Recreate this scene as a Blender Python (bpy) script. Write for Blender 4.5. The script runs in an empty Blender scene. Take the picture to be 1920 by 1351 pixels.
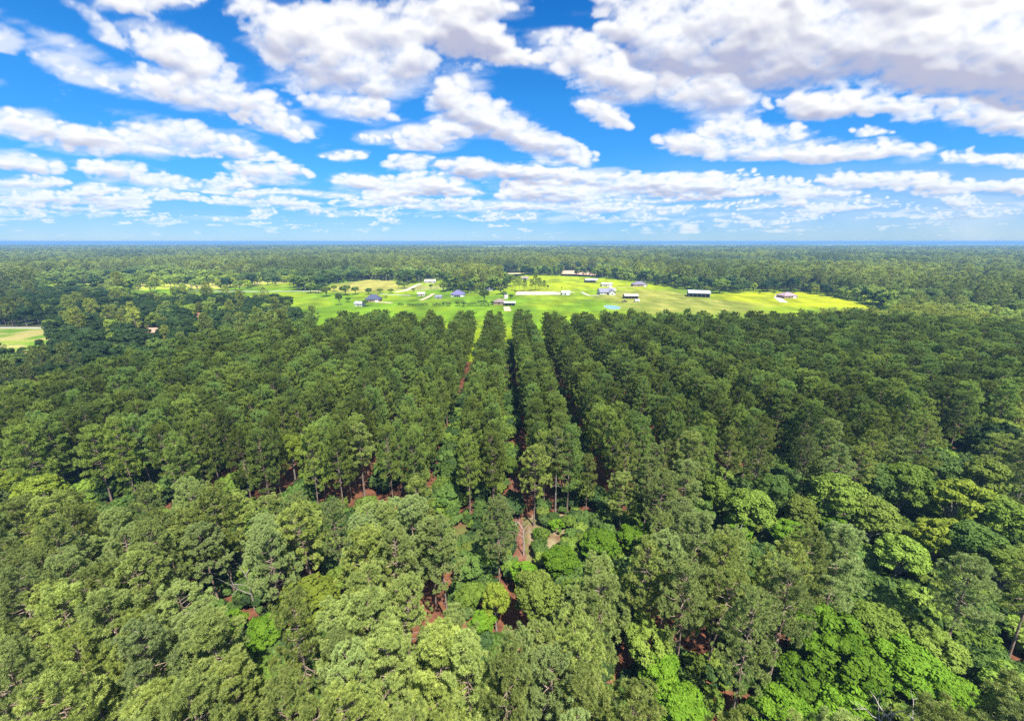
import bpy, math, random
import numpy as np
R = math.radians
scene = bpy.context.scene
C = scene.collection
PI = math.pi

# ------------------------------------------------------------------ camera
CAM_H = 58.0
PITCH = R(16.15)
FPX, PW, PH = 770.0, 1920.0, 1351.0
cam_d = bpy.data.cameras.new("camera"); cam = bpy.data.objects.new("camera", cam_d); C.objects.link(cam)
cam.location = (0, 0, CAM_H); cam.rotation_euler = (PI/2 - PITCH, 0, 0)
cam_d.sensor_width = 36.0; cam_d.lens = 36.0*FPX/PW
cam_d.clip_start = 0.5; cam_d.clip_end = 90000
scene.camera = cam
cP, sP = math.cos(PITCH), math.sin(PITCH)

def at(px, py, h=0.0):
    """ground place seen at a photo position (at height h above ground)"""
    u, v = (px-PW/2)/FPX, (py-PH/2)/FPX
    down = v*cP + sP; fwd = cP - v*sP
    z = (CAM_H-h)/down
    return (u*z, fwd*z)

def to_px(x, y, h):
    dz = CAM_H-h
    z = y*cP + dz*sP; v = dz*cP - y*sP
    return PW/2 + FPX*x/z, PH/2 + FPX*v/z

# ------------------------------------------------------------------ noise
_nr = np.random.RandomState(11)
_tab = _nr.rand(512, 512).astype(np.float32)
def vnoise(x, y, seed=0):
    x = np.asarray(x, np.float32) + seed*37.17; y = np.asarray(y, np.float32) + seed*11.73
    xi = np.floor(x).astype(np.int32); yi = np.floor(y).astype(np.int32)
    fx = x-xi; fy = y-yi
    fx = fx*fx*fx*(fx*(fx*6-15)+10); fy = fy*fy*fy*(fy*(fy*6-15)+10)
    x0 = xi & 511; x1 = (xi+1) & 511; y0 = yi & 511; y1 = (yi+1) & 511
    a = _tab[y0, x0]; b = _tab[y0, x1]; c = _tab[y1, x0]; d = _tab[y1, x1]
    return (a*(1-fx)+b*fx)*(1-fy) + (c*(1-fx)+d*fx)*fy
def fbm(x, y, octv=5, seed=0, gain=0.5, billow=False):
    s = 0; a = 1; t = 0
    ca, sa = math.cos(0.6), math.sin(0.6)
    for i in range(octv):
        n = vnoise(x, y, seed+i*3)
        if billow: n = 1-np.abs(2*n-1)
        s = s + a*n; t += a; a *= gain
        x, y = (x*ca - y*sa)*2.03, (x*sa + y*ca)*2.03
    return s/t
def sstep(a, b, x):
    t = np.clip((x-a)/(b-a), 0, 1); return t*t*(3-2*t)

# ------------------------------------------------------------------ materials
def mat(name, col=(0.5, 0.5, 0.5), rough=0.8, spec=0.2):
    m = bpy.data.materials.new(name); m.use_nodes = True
    b = m.node_tree.nodes["Principled BSDF"]
    b.inputs["Base Color"].default_value = (*col, 1); b.inputs["Roughness"].default_value = rough
    b.inputs["Specular IOR Level"].default_value = spec
    return m
def noisy(name, c1, c2, scale=1.0, rough=0.85, detail=6, spec=0.15, lo=0.35, hi=0.65, coord="Object", bump=0.0, metal=0.0):
    m = mat(name, c1, rough, spec); nt = m.node_tree; N = nt.nodes; L = nt.links
    tc = N.new("ShaderNodeTexCoord"); nz = N.new("ShaderNodeTexNoise")
    nz.inputs["Scale"].default_value = scale; nz.inputs["Detail"].default_value = detail
    r = N.new("ShaderNodeValToRGB"); r.color_ramp.elements[0].position = lo; r.color_ramp.elements[1].position = hi
    r.color_ramp.elements[0].color = (*c1, 1); r.color_ramp.elements[1].color = (*c2, 1)
    L.new(tc.outputs[coord], nz.inputs["Vector"]); L.new(nz.outputs["Fac"], r.inputs["Fac"])
    b = N["Principled BSDF"]; b.inputs["Metallic"].default_value = metal
    L.new(r.outputs["Color"], b.inputs["Base Color"])
    if bump:
        bp = N.new("ShaderNodeBump"); bp.inputs["Strength"].default_value = bump
        L.new(nz.outputs["Fac"], bp.inputs["Height"]); L.new(bp.outputs["Normal"], b.inputs["Normal"])
    return m
def ribbed(name, c1, c2, freq=9.0, rough=0.45, spec=0.4, axis=0):
    """metal sheet or siding: narrow repeating ribs along one axis plus soft stains"""
    m = noisy(name, c1, c2, 0.35, rough, 4, spec); nt = m.node_tree; N = nt.nodes; L = nt.links
    tc = N.new("ShaderNodeTexCoord"); sx = N.new("ShaderNodeSeparateXYZ"); L.new(tc.outputs["Object"], sx.inputs[0])
    w = N.new("ShaderNodeMath"); w.operation = "MULTIPLY"; w.inputs[1].default_value = freq; L.new(sx.outputs[axis], w.inputs[0])
    s = N.new("ShaderNodeMath"); s.operation = "SINE"; L.new(w.outputs[0], s.inputs[0])
    bp = N.new("ShaderNodeBump"); bp.inputs["Strength"].default_value = 0.25; L.new(s.outputs[0], bp.inputs["Height"])
    L.new(bp.outputs["Normal"], N["Principled BSDF"].inputs["Normal"])
    return m

def foliage(name, ca, cb, cc, transl=0.25, patch=0.0, patch_col=(0.05, 0.07, 0.03), rough=0.7, spec=0.1, vlo=0.72, vhi=1.3):
    """ca..cb per leaf clump (attribute tint), cc mixed in per tree; patch: darker patches by place, for other stands and far cloud shadow"""
    m = bpy.data.materials.new(name); m.use_nodes = True
    nt = m.node_tree; N = nt.nodes; L = nt.links
    b = N["Principled BSDF"]; out = N["Material Output"]
    at_ = N.new("ShaderNodeAttribute"); at_.attribute_name = "tint"
    mx = N.new("ShaderNodeMix"); mx.data_type = "RGBA"
    mx.inputs[6].default_value = (*ca, 1); mx.inputs[7].default_value = (*cb, 1); L.new(at_.outputs["Fac"], mx.inputs[0])
    oi = N.new("ShaderNodeObjectInfo")
    m2 = N.new("ShaderNodeMix"); m2.data_type = "RGBA"; m2.inputs[7].default_value = (*cc, 1)
    pw = N.new("ShaderNodeMath"); pw.operation = "POWER"; pw.inputs[1].default_value = 1.6; L.new(oi.outputs["Random"], pw.inputs[0])
    L.new(pw.outputs[0], m2.inputs[0]); L.new(mx.outputs[2], m2.inputs[6])
    col = m2.outputs[2]
    if patch > 0:
        nz = N.new("ShaderNodeTexNoise"); nz.inputs["Scale"].default_value = 0.0045; nz.inputs["Detail"].default_value = 3
        L.new(oi.outputs["Location"], nz.inputs["Vector"])
        rp = N.new("ShaderNodeValToRGB"); rp.color_ramp.elements[0].position = 0.46; rp.color_ramp.elements[1].position = 0.56
        L.new(nz.outputs["Fac"], rp.inputs["Fac"])
        ml = N.new("ShaderNodeMath"); ml.operation = "MULTIPLY"; ml.inputs[1].default_value = patch; L.new(rp.outputs["Color"], ml.inputs[0])
        m3 = N.new("ShaderNodeMix"); m3.data_type = "RGBA"; m3.inputs[7].default_value = (*patch_col, 1)
        L.new(ml.outputs[0], m3.inputs[0]); L.new(col, m3.inputs[6]); col = m3.outputs[2]
    # a little brightness scatter between trees of one kind
    hs = N.new("ShaderNodeHueSaturation"); L.new(col, hs.inputs["Color"])
    wn = N.new("ShaderNodeTexWhiteNoise"); wn.noise_dimensions = "1D"; L.new(oi.outputs["Random"], wn.inputs["W"])
    mr = N.new("ShaderNodeMapRange"); mr.inputs[3].default_value = vlo; mr.inputs[4].default_value = vhi
    L.new(wn.outputs["Value"], mr.inputs[0]); L.new(mr.outputs[0], hs.inputs["Value"])
    col = hs.outputs["Color"]
    L.new(col, b.inputs["Base Color"]); b.inputs["Roughness"].default_value = rough; b.inputs["Specular IOR Level"].default_value = spec
    tr = N.new("ShaderNodeBsdfTranslucent"); L.new(col, tr.inputs["Color"])
    ms = N.new("ShaderNodeMixShader"); ms.inputs[0].default_value = transl
    L.new(b.outputs[0], ms.inputs[1]); L.new(tr.outputs[0], ms.inputs[2]); L.new(ms.outputs[0], out.inputs["Surface"])
    return m

M = {}
M["pine_near"] = foliage("pine_needles", (0.19, 0.245, 0.045), (0.44, 0.505, 0.12), (0.30, 0.385, 0.13), 0.38)
M["pine_row"] = foliage("plantation_needles", (0.155, 0.215, 0.036), (0.345, 0.42, 0.078), (0.21, 0.315, 0.075), 0.42, vlo=0.6, vhi=1.45)
M["pine_far"] = foliage("far_needles", (0.26, 0.315, 0.05), (0.50, 0.53, 0.10), (0.35, 0.42, 0.10), 0.45, 0.45, (0.07, 0.125, 0.045))
M["leaf_mid"] = foliage("broad_leaves", (0.12, 0.205, 0.028), (0.25, 0.36, 0.05), (0.20, 0.26, 0.045), 0.3)
M["leaf_bright"] = foliage("bright_leaves", (0.085, 0.190, 0.012), (0.19, 0.32, 0.025), (0.14, 0.26, 0.02), 0.35)
M["leaf_yellow"] = foliage("yellowish_leaves", (0.145, 0.20, 0.022), (0.29, 0.345, 0.04), (0.20, 0.26, 0.03), 0.35)
M["leaf_lit"] = foliage("sunlit_lime_leaves", (0.21, 0.30, 0.020), (0.43, 0.52, 0.035), (0.36, 0.42, 0.05), 0.4)  # brighter yellow-green leaf colour with sunlight put into it
M["leaf_dark"] = foliage("dark_leaves", (0.075, 0.145, 0.03), (0.16, 0.25, 0.045), (0.12, 0.19, 0.05), 0.35)
M["leaf_deep"] = foliage("shade_green_leaves", (0.028, 0.062, 0.020), (0.075, 0.125, 0.030), (0.055, 0.10, 0.03), 0.3)  # darkened copy of the dark leaves, cloud shade put into the colour
M["leaf_far"] = foliage("far_leaves", (0.18, 0.28, 0.035), (0.40, 0.48, 0.07), (0.26, 0.35, 0.07), 0.45, 0.6, (0.08, 0.15, 0.045))
M["bark"] = noisy("pine_bark", (0.16, 0.105, 0.075), (0.30, 0.235, 0.19), 2.0, 0.9)
M["bark_grey"] = noisy("grey_bark", (0.16, 0.14, 0.115), (0.33, 0.30, 0.26), 2.0, 0.9)
M["dead"] = noisy("bleached_wood", (0.26, 0.235, 0.205), (0.42, 0.385, 0.34), 1.5, 0.9)
M["straw"] = noisy("pine_straw", (0.085, 0.036, 0.020), (0.20, 0.085, 0.045), 0.7, 0.95, 10, 0.05, 0.3, 0.7)

# beyond the plantation the forest floor is grassy instead of pine straw
_nt = M["straw"].node_tree; _N, _L = _nt.nodes, _nt.links
_tc = _N.new("ShaderNodeTexCoord"); _sx = _N.new("ShaderNodeSeparateXYZ"); _L.new(_tc.outputs["Object"], _sx.inputs[0])
_mr = _N.new("ShaderNodeMapRange"); _mr.inputs[1].default_value = 230; _mr.inputs[2].default_value = 300; _L.new(_sx.outputs[1], _mr.inputs[0])
_mx = _N.new("ShaderNodeMix"); _mx.data_type = "RGBA"; _mx.inputs[7].default_value = (0.055, 0.075, 0.025, 1)
_b = _N["Principled BSDF"]; _src = _b.inputs["Base Color"].links[0].from_socket
_L.new(_mr.outputs[0], _mx.inputs[0]); _L.new(_src, _mx.inputs[6]); _L.new(_mx.outputs[2], _b.inputs["Base Color"])

# ------------------------------------------------------------------ mesh helpers
def mesh_np(name, verts, faces_flat, nper, mats, tint=None, mat_idx=None, smooth=False):
    """mesh of polygons that all have nper corners"""
    me = bpy.data.meshes.new(name)
    v = np.asarray(verts, np.float32); f = np.asarray(faces_flat, np.int32)
    nf = len(f)//nper
    me.vertices.add(len(v)); me.vertices.foreach_set("co", v.ravel())
    me.loops.add(len(f)); me.loops.foreach_set("vertex_index", f)
    me.polygons.add(nf); me.polygons.foreach_set("loop_start", np.arange(nf, dtype=np.int32)*nper)
    if mat_idx is not None: me.polygons.foreach_set("material_index", np.asarray(mat_idx, np.int32))
    if smooth: me.polygons.foreach_set("use_smooth", np.ones(nf, bool))
    me.update(calc_edges=True)
    if tint is not None:
        a = me.attributes.new("tint", "FLOAT", "POINT"); a.data.foreach_set("value", np.asarray(tint, np.float32))
    for m in mats: me.materials.append(m)
    return me
def obj(name, me, parent=None, loc=None):
    o = bpy.data.objects.new(name, me); C.objects.link(o)
    if parent: o.parent = parent
    if loc: o.location = loc
    return o
def tag(o, label=None, cat=None, group=None, kind=None):
    if label: o["label"] = label
    if cat: o["category"] = cat
    if group: o["group"] = group
    if kind: o["kind"] = kind
    return o
def thing(name, label, cat, loc=(0, 0, 0), rz=0.0, group=None):
    o = bpy.data.objects.new(name, None); C.objects.link(o); o.empty_display_size = 0.2
    o.location = loc; o.rotation_euler = (0, 0, rz); return tag(o, label, cat, group)

class MB:
    def __init__(s): s.v = []; s.f = []
    def add(s, vs, fs):
        b = len(s.v); s.v += [tuple(p) for p in vs]; s.f += [tuple(b+i for i in f) for f in fs]; return s
    def box(s, x0, y0, z0, x1, y1, z1):
        return s.add([(x0,y0,z0),(x1,y0,z0),(x1,y1,z0),(x0,y1,z0),(x0,y0,z1),(x1,y0,z1),(x1,y1,z1),(x0,y1,z1)],
                     [(0,3,2,1),(4,5,6,7),(0,1,5,4),(1,2,6,5),(2,3,7,6),(3,0,4,7)])
    def tube(s, pts, rads, n=6):
        ring = []
        b = len(s.v)
        for i, (p, r) in enumerate(zip(pts, rads)):
            p = np.array(p, float)
            q = np.array(pts[min(i+1, len(pts)-1)], float) - np.array(pts[max(i-1, 0)], float)
            q /= (np.linalg.norm(q)+1e-9)
            a = np.cross(q, (0.31, 0.94, 0.1)); a /= np.linalg.norm(a)+1e-9; c = np.cross(q, a)
            for k in range(n):
                t = 2*PI*k/n
                s.v.append(tuple(p + r*(a*math.cos(t)+c*math.sin(t))))
        for i in range(len(pts)-1):
            for k in range(n):
                k2 = (k+1) % n
                s.f.append((b+i*n+k, b+i*n+k2, b+(i+1)*n+k2, b+(i+1)*n+k))
        return s
    def mesh(s, name, m, smooth=False):
        me = bpy.data.meshes.new(name); me.from_pydata(s.v, [], s.f); me.materials.append(m)
        if smooth:
            for p in me.polygons: p.use_smooth = True
        me.update(); return me
    def build(s, name, m, parent=None, smooth=False): return obj(name, s.mesh(name, m, smooth), parent)

# ------------------------------------------------------------------ trees
def unit(v): return v/(np.linalg.norm(v, axis=-1, keepdims=True)+1e-9)

def blades(cent, outd, rs, n, length, width, spread=1.0, up=0.35):
    """n needle blades fanning out of every tuft centre; returns verts, faces, tint"""
    k = len(cent)
    d = rs.normal(size=(k, n, 3)); d = unit(d)
    base = unit(outd + np.array([0, 0, up]))
    d = unit(d*spread + base[:, None, :]*0.75)
    ln = length*(0.65+0.6*rs.rand(k, n, 1))
    p = unit(np.cross(d, rs.normal(size=(k, n, 3))))
    w = width*(0.7+0.6*rs.rand(k, n, 1))
    c = cent[:, None, :] + d*0.06
    a = c - p*w*0.5; b = c + p*w*0.5; t2 = c + d*ln*0.72 + p*w*0.8; t = c + d*ln; t1 = c + d*ln*0.72 - p*w*0.8
    m1 = c + d*ln*0.5 - p*w*0.62; m2 = c + d*ln*0.5 + p*w*0.62
    v = np.stack([c, m2, t, m1], 2).reshape(-1, 3)
    f = np.arange(len(v))
    tn = np.repeat(np.clip(rs.rand(k, 1)**1.2*0.85 + rs.rand(k, n)*0.15, 0, 1).ravel(), 4)
    return v, f, tn

def pine_geo(seed, h=20.0, rad=3.1, base=0.45, nbr=46, tufts=9, nb=26, length=0.62, width=0.105, lean=0.03, wide=0.30, gaps=0.0):
    rs = np.random.RandomState(seed)
    tr = MB()
    ph = rs.rand()*6.28
    def axis(z):
        t = z/h
        return np.array([math.cos(ph)*lean*h*t*t + 0.12*math.sin(3*t+ph), math.sin(ph)*lean*h*t*t + 0.12*math.cos(2.6*t+ph), z])
    zs = np.linspace(0, h*0.97, 9)
    tr.tube([axis(z) for z in zs], [0.21*(1-0.86*z/h)*(h/20) + (0.07 if i == 0 else 0) for i, z in enumerate(zs)], 7)
    zb = base*h
    cents, outs = [], []
    az = rs.rand()*6.28
    hole = rs.rand(3)*6.28
    for i in range(nbr):
        t = ((i+0.4*rs.rand())/nbr)**0.9
        z = zb + (h*0.985-zb)*t
        az += 2.399 + rs.normal()*0.25
        prof = (0.62+0.38*min(1, t/wide)) * (max(0.0, 1-t)**0.42)*0.97 + 0.18
        L = rad*prof*(0.62+0.55*rs.rand())
        if gaps and rs.rand() < gaps: continue
        el = R(-12 + 50*t**1.4) + rs.normal()*0.14
        st = axis(z)
        d = np.array([math.cos(az)*math.cos(el), math.sin(az)*math.cos(el), math.sin(el)])
        side = np.array([-math.sin(az), math.cos(az), 0])
        end = st + d*L + np.array([0, 0, 0.16*L])
        mid = st + d*L*0.55 + side*rs.normal()*0.12*L - np.array([0, 0, 0.03*L])
        tr.tube([st, mid, end], [0.05+0.012*L, 0.035, 0.012], 4)
        nt_ = max(3, int(tufts*(0.35+L/rad*0.75)))
        for j in range(nt_):
            s = 0.34+0.70*math.sqrt(rs.rand()) if j else 1.0
            p = st + (mid-st)*min(s/0.55, 1) if s < 0.55 else mid + (end-mid)*((s-0.55)/0.45)
            off = side*rs.normal()*0.30*L*min(s, 1)**1.0*0.95 + np.array([0, 0, abs(rs.normal())*0.22+0.05]) + d*rs.normal()*0.1
            cents.append(p+off); outs.append(unit(d*0.8 + off*0.5))
    # lead shoots at the very top
    for j in range(6):
        cents.append(axis(h) + rs.normal(size=3)*np.array([0.32, 0.32, 0.25])); outs.append(np.array([0, 0, 1.0]))
    # dead stubs under the crown
    for j in range(8):
        z = zb*(0.55+0.45*rs.rand()); a2 = rs.rand()*6.28; L = 0.5+1.1*rs.rand()
        st = axis(z); tr.tube([st, st+np.array([math.cos(a2)*L, math.sin(a2)*L, -0.1*L])], [0.04, 0.012], 4)
    v, f, tn = blades(np.array(cents), np.array(outs), rs, nb, length, width)
    return tr, v, f, tn

def leaf_quads(cent, outd, rs, n, rad, size, flat=0.7):
    """n leaves on the outside of every clump"""
    k = len(cent)
    d = unit(rs.normal(size=(k, n, 3)) + outd[:, None, :]*0.85 + np.array([0, 0, 0.25]))
    r = rad[:, None, None]*(0.72+0.36*rs.rand(k, n, 1))
    p = cent[:, None, :] + d*r*np.array([1, 1, flat])
    nrm = unit(d + rs.normal(size=d.shape)*0.55 + np.array([0, 0, 0.35]))
    a = unit(np.cross(nrm, rs.normal(size=d.shape))); b = np.cross(nrm, a)
    s = size*(0.6+0.8*rs.rand(k, n, 1))
    v = np.stack([p-a*s*0.62, p+b*s*0.36, p+a*s*0.62, p-b*s*0.36], 2).reshape(-1, 3)
    tn = np.repeat(np.clip(rs.rand(k, 1)*0.6+rs.rand(k, n)*0.4, 0, 1).ravel(), 4)
    return v, np.arange(len(v)), tn

def broad_geo(seed, h=16.0, rad=4.6, base=0.28, ncl=62, nl=120, size=0.42, clump=1.0):
    rs = np.random.RandomState(seed); tr = MB()
    zb = base*h
    tr.tube([(0, 0, 0), (0.1, 0.05, zb*0.6), (0.05, 0.1, zb*1.2), (0.2, 0, h*0.62)], [0.34*h/16+0.06, 0.26*h/16, 0.22*h/16, 0.08], 7)
    cz = zb + (h-zb)*0.46
    cents = []; outs = []; rr = []
    lob = rs.normal(size=(7, 3)); lob = unit(lob); lobw = 0.75+0.4*rs.rand(7)
    for i in range(ncl):
        d = unit(rs.normal(size=3))
        if d[2] < -0.55: d[2] *= -0.6; d = unit(d)
        w = 0.78
        for l_, lw in zip(lob, lobw): w = max(w, lw*max(0, float(d@l_))**1.5)
        q = w*(0.55+0.45*rs.rand()**0.5)
        c = np.array([d[0]*rad*q*0.86, d[1]*rad*q*0.86, cz + d[2]*(h-zb)*0.5*q*0.92])
        cents.append(c); outs.append(d); rr.append(clump*(0.65+0.75*rs.rand())*rad/4.6)
        if i % 3 == 0:
            s0 = np.array([0.08, 0.05, zb*(0.8+0.6*rs.rand())]); m_ = s0*0.5+c*0.5; m_[2] -= 0.08*rad
            tr.tube([s0, m_, c], [0.11*h/16, 0.07*h/16, 0.02], 5)
    v, f, tn = leaf_quads(np.array(cents), np.array(outs), rs, nl, np.array(rr), size)
    return tr, v, f, tn

def tree_pair(name, geo, leaf, bark):
    tr, v, f, tn = geo
    return (tr.mesh(name+"_trunk", bark, True), mesh_np(name+"_crown", v, f, 4, [leaf], tn))
def tree_joined(name, geo, leaf, bark):
    """one mesh with wood and leaves, used in the woods nobody could count"""
    tr, v, f, tn = geo
    tv = np.array(tr.v); tf = np.array([q for q in tr.f], np.int32).ravel()
    vv = np.concatenate([v, tv]); ff = np.concatenate([f, tf+len(v)])
    mi = np.concatenate([np.zeros(len(f)//4), np.ones(len(tf)//4)])
    t2 = np.concatenate([tn, np.full(len(tv), 0.5)])
    me = mesh_np(name, vv, ff, 4, [leaf, bark], t2, mi)
    return bpy.data.objects.new(name, me)

def make_tree(name, pair, x, y, rz, sc, label, cat, group, sz=None, tilt=(0, 0)):
    t = thing(name, label, cat, (x, y, 0), rz, group)
    t.rotation_euler = (tilt[0], tilt[1], rz)
    t.scale = (sc, sc, sz if sz else sc)
    obj("trunk", pair[0], t); obj("crown", pair[1], t)
    return t

def scatter(name, pts, rot, scl, idx, sources, label, cat):
    """ONE stuff object: geometry nodes put the source trees on its points"""
    n = len(pts)
    me = bpy.data.meshes.new(name); me.vertices.add(n)
    me.vertices.foreach_set("co", np.asarray(pts, np.float32).ravel())
    for nm, dat, ty in (("rot", rot, "FLOAT"), ("scl", scl, "FLOAT_VECTOR"), ("pick", idx, "INT")):
        a = me.attributes.new(nm, ty, "POINT"); dat = np.asarray(dat, np.int32 if ty == "INT" else np.float32)
        if ty == "FLOAT_VECTOR":
            if dat.ndim == 1: dat = np.repeat(dat[:, None], 3, 1)
            a.data.foreach_set("vector", dat.ravel())
        else: a.data.foreach_set("value", dat)
    o = obj(name, me)
    coll = bpy.data.collections.new(name+"_kinds")
    for s in sources: coll.objects.link(s)
    g = bpy.data.node_groups.new(name+"_nodes", "GeometryNodeTree")
    g.interface.new_socket("Geometry", in_out="INPUT", socket_type="NodeSocketGeometry")
    g.interface.new_socket("Geometry", in_out="OUTPUT", socket_type="NodeSocketGeometry")
    N, L = g.nodes, g.links
    gi = N.new("NodeGroupInput"); go = N.new("NodeGroupOutput")
    ci = N.new("GeometryNodeCollectionInfo"); ci.inputs["Collection"].default_value = coll
    ci.inputs["Separate Children"].default_value = True; ci.inputs["Reset Children"].default_value = True
    ip = N.new("GeometryNodeInstanceOnPoints"); ip.inputs["Pick Instance"].default_value = True
    def named(nm, ty):
        a = N.new("GeometryNodeInputNamedAttribute"); a.data_type = ty; a.inputs["Name"].default_value = nm; return a.outputs["Attribute"]
    cx = N.new("ShaderNodeCombineXYZ"); L.new(named("rot", "FLOAT"), cx.inputs["Z"])
    L.new(gi.outputs[0], ip.inputs["Points"]); L.new(ci.outputs[0], ip.inputs["Instance"])
    L.new(named("pick", "INT"), ip.inputs["Instance Index"])
    L.new(cx.outputs[0], ip.inputs["Rotation"]); L.new(named("scl", "FLOAT_VECTOR"), ip.inputs["Scale"])
    L.new(ip.outputs[0], go.inputs[0])
    md = o.modifiers.new("scatter", "NODES"); md.node_group = g
    return tag(o, label, cat, None, "stuff")

# tree kinds
NEAR = [tree_pair("pine_%d" % i, pine_geo(100+i, 20, r, b, nbr=nb_, tufts=9, nb=112, length=0.37, width=0.039, gaps=g, lean=ln), M["pine_near"], M["bark"])
        for i, (r, b, nb_, g, ln) in enumerate([(3.4, .42, 50, 0, .03), (3.1, .45, 46, .1, .02), (3.7, .48, 48, 0, .04), (2.7, .40, 48, 0, .02),
                                             (3.3, .50, 40, .12, .05), (3.0, .44, 52, 0, .03), (3.9, .46, 52, .08, .02)])]
NEAR.append(tree_pair("pine_bare", pine_geo(120, 20, 2.7, .60, nbr=30, tufts=10, nb=104, length=0.38, width=0.039, lean=.03), M["pine_near"], M["bark_grey"]))
NEAR.append(tree_pair("pine_high", pine_geo(121, 20, 2.5, .50, nbr=34, tufts=9, nb=104, length=0.38, width=0.039, gaps=.1, lean=.02), M["pine_near"], M["bark"]))
ROWG = [(3.7, .36, 50, 0, .02), (3.4, .38, 48, .05, .02), (3.9, .40, 52, 0, .02), (3.3, .34, 52, 0, .02), (3.8, .42, 46, .1, .03), (3.5, .37, 50, 0, .01)]
ROW_GEO = [pine_geo(200+i, 20, r, b, nbr=nb_, tufts=10, nb=56, length=0.46, width=0.062, gaps=g, lean=ln) for i, (r, b, nb_, g, ln) in enumerate(ROWG)]
ROW = [tree_pair("row_pine_%d" % i, g, M["pine_row"], M["bark"]) for i, g in enumerate(ROW_GEO)]
ROWJ = [tree_joined("row_pine_wood_%d" % i, g, M["pine_row"], M["bark"]) for i, g in enumerate(ROW_GEO)]
BG = [broad_geo(300, 16, 5.0), broad_geo(301, 15, 4.4, .25), broad_geo(302, 17, 5.4, .3, ncl=74), broad_geo(303, 14, 4.2, .22, ncl=54)]
BROAD = {k: [tree_pair("broad_%s_%d" % (k, i), g, M[k], M["bark_grey"]) for i, g in enumerate(BG)] for k in ("leaf_mid", "leaf_bright", "leaf_yellow", "leaf_dark")}
SG = [broad_geo(330, 4.2, 2.2, .05, ncl=34, nl=80, size=0.40, clump=1.05), broad_geo(331, 3.4, 2.6, .04, ncl=34, nl=80, size=0.40, clump=1.0)]
SHRUB = {k: [tree_pair("shrub_%s_%d" % (k, i), g, M[k], M["bark_grey"]) for i, g in enumerate(SG)] for k in ("leaf_mid", "leaf_bright", "leaf_dark")}
MIDP = [tree_joined("mid_pine_%d" % i, pine_geo(400+i, 20, 3.3+.5*(i % 3), .42, nbr=28, tufts=6, nb=14, length=1.0, width=0.24), M["pine_far"], M["bark"]) for i in range(4)]
MIDB = [tree_joined("mid_broad_%d" % i, broad_geo(420+i, 15+i, 4.8, .2, ncl=34, nl=40, size=0.85, clump=1.25), M["leaf_far"], M["bark_grey"]) for i in range(3)]
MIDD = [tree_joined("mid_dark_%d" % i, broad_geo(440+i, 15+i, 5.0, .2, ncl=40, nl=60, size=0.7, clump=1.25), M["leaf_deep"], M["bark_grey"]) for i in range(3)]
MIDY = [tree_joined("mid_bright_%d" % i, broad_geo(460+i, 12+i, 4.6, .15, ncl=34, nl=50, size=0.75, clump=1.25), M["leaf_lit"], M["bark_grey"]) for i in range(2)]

# ------------------------------------------------------------------ light settings
SUN_E, SKY_S, EXPOSURE = 5.0, 0.10, 1.1
SKY_TINT = [(0, (0.155, 0.335, 0.66)), (3, (0.13, 0.345, 0.7)), (8, (0.115, 0.45, 0.80)), (16, (0.105, 0.505, 0.86)), (28, (0.044, 0.403, 0.805)), (40, (0.044, 0.387, 0.805))]
CLOUD_E = 0.49
HAZE_D, HAZE_COL = 1.9e-4, (0.25, 0.51, 0.86)
CLOUD_DENSITY = 0.0018
SUN_EL, SUN_AZ = R(60), R(153)      # azimuth clockwise from straight ahead: right and behind
SHADE = [(20, 165, 330, 92, 120, 0.02), (-450, 298, 330, 62, 170, 0.10)]
USE_DENOISE = False
# ------------------------------------------------------------------ regions on the ground
def inpoly(x, y, poly):
    x = np.asarray(x, float); y = np.asarray(y, float); r = np.zeros(x.shape, bool)
    n = len(poly)
    for i in range(n):
        x1, y1 = poly[i]; x2, y2 = poly[(i+1) % n]
        if y1 == y2: continue
        c = ((y1 > y) != (y2 > y)) & (x < (x2-x1)*(y-y1)/(y2-y1)+x1)
        r ^= c
    return r
def gpoly(pts): return [at(*p) for p in pts]

MEADOW = gpoly([(230, 574), (246, 549), (370, 548.5), (430, 547.5), (482, 546), (484, 537), (542, 537), (546, 545), (600, 546), (622, 532), (690, 525), (748, 527), (765, 534),
                (800, 527), (832, 525), (838, 546), (900, 547), (930, 545), (962, 540), (940, 524), (960, 517.5), (1012, 516.5), (1062, 517), (1130, 521.5),
                (1200, 529), (1240, 536), (1285, 543.5), (1380, 548), (1440, 547.5), (1500, 548), (1560, 557), (1612, 566), (1645, 575)]) + \
         [(262, 272), (150, 252), (60, 240), (-60, 237), (-104, 244), (-150, 290), (-205, 372), (-290, 392)]
LFIELD = gpoly([(-260, 617), (96, 617.5), (94, 645), (74, 660), (30, 668), (-300, 668)])
CLEAR = [gpoly([(122, 546), (120, 536), (160, 532), (222, 536), (226, 546)]),
         gpoly([(930, 523), (932, 512), (990, 511), (960, 523)]),
         gpoly([(1050, 517), (1056, 507), (1118, 507), (1122, 518)])]
LITFIELD = gpoly([(95, 553), (120, 535), (330, 533), (480, 529), (560, 530), (556, 545), (480, 548)])
YARD = [gpoly([(362, 595), (392, 595), (394, 624), (356, 624)]), gpoly([(270, 624), (305, 624), (306, 658), (268, 658)])]
FAR_CLEAR = [[(-380, 3300), (620, 3350), (560, 5400), (-330, 5300)],
             [(-5200, 4200), (-3700, 4100), (-3800, 6400), (-5600, 6600)],
             [(3300, 3500), (4100, 3550), (4250, 4700), (3500, 4700)],
             [(5200, 5200), (8200, 5400), (9000, 7600), (5600, 7400)],
             gpoly([(470, 474), (512, 474), (516, 470), (476, 470)]),
             gpoly([(566, 493), (600, 494), (604, 489), (574, 489)])]
DARKWOOD = gpoly([(-400, 613), (130, 613), (290, 612), (470, 612), (660, 600), (652, 574), (560, 572), (370, 573), (240, 572), (200, 556), (0, 556), (-400, 560)])
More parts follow.
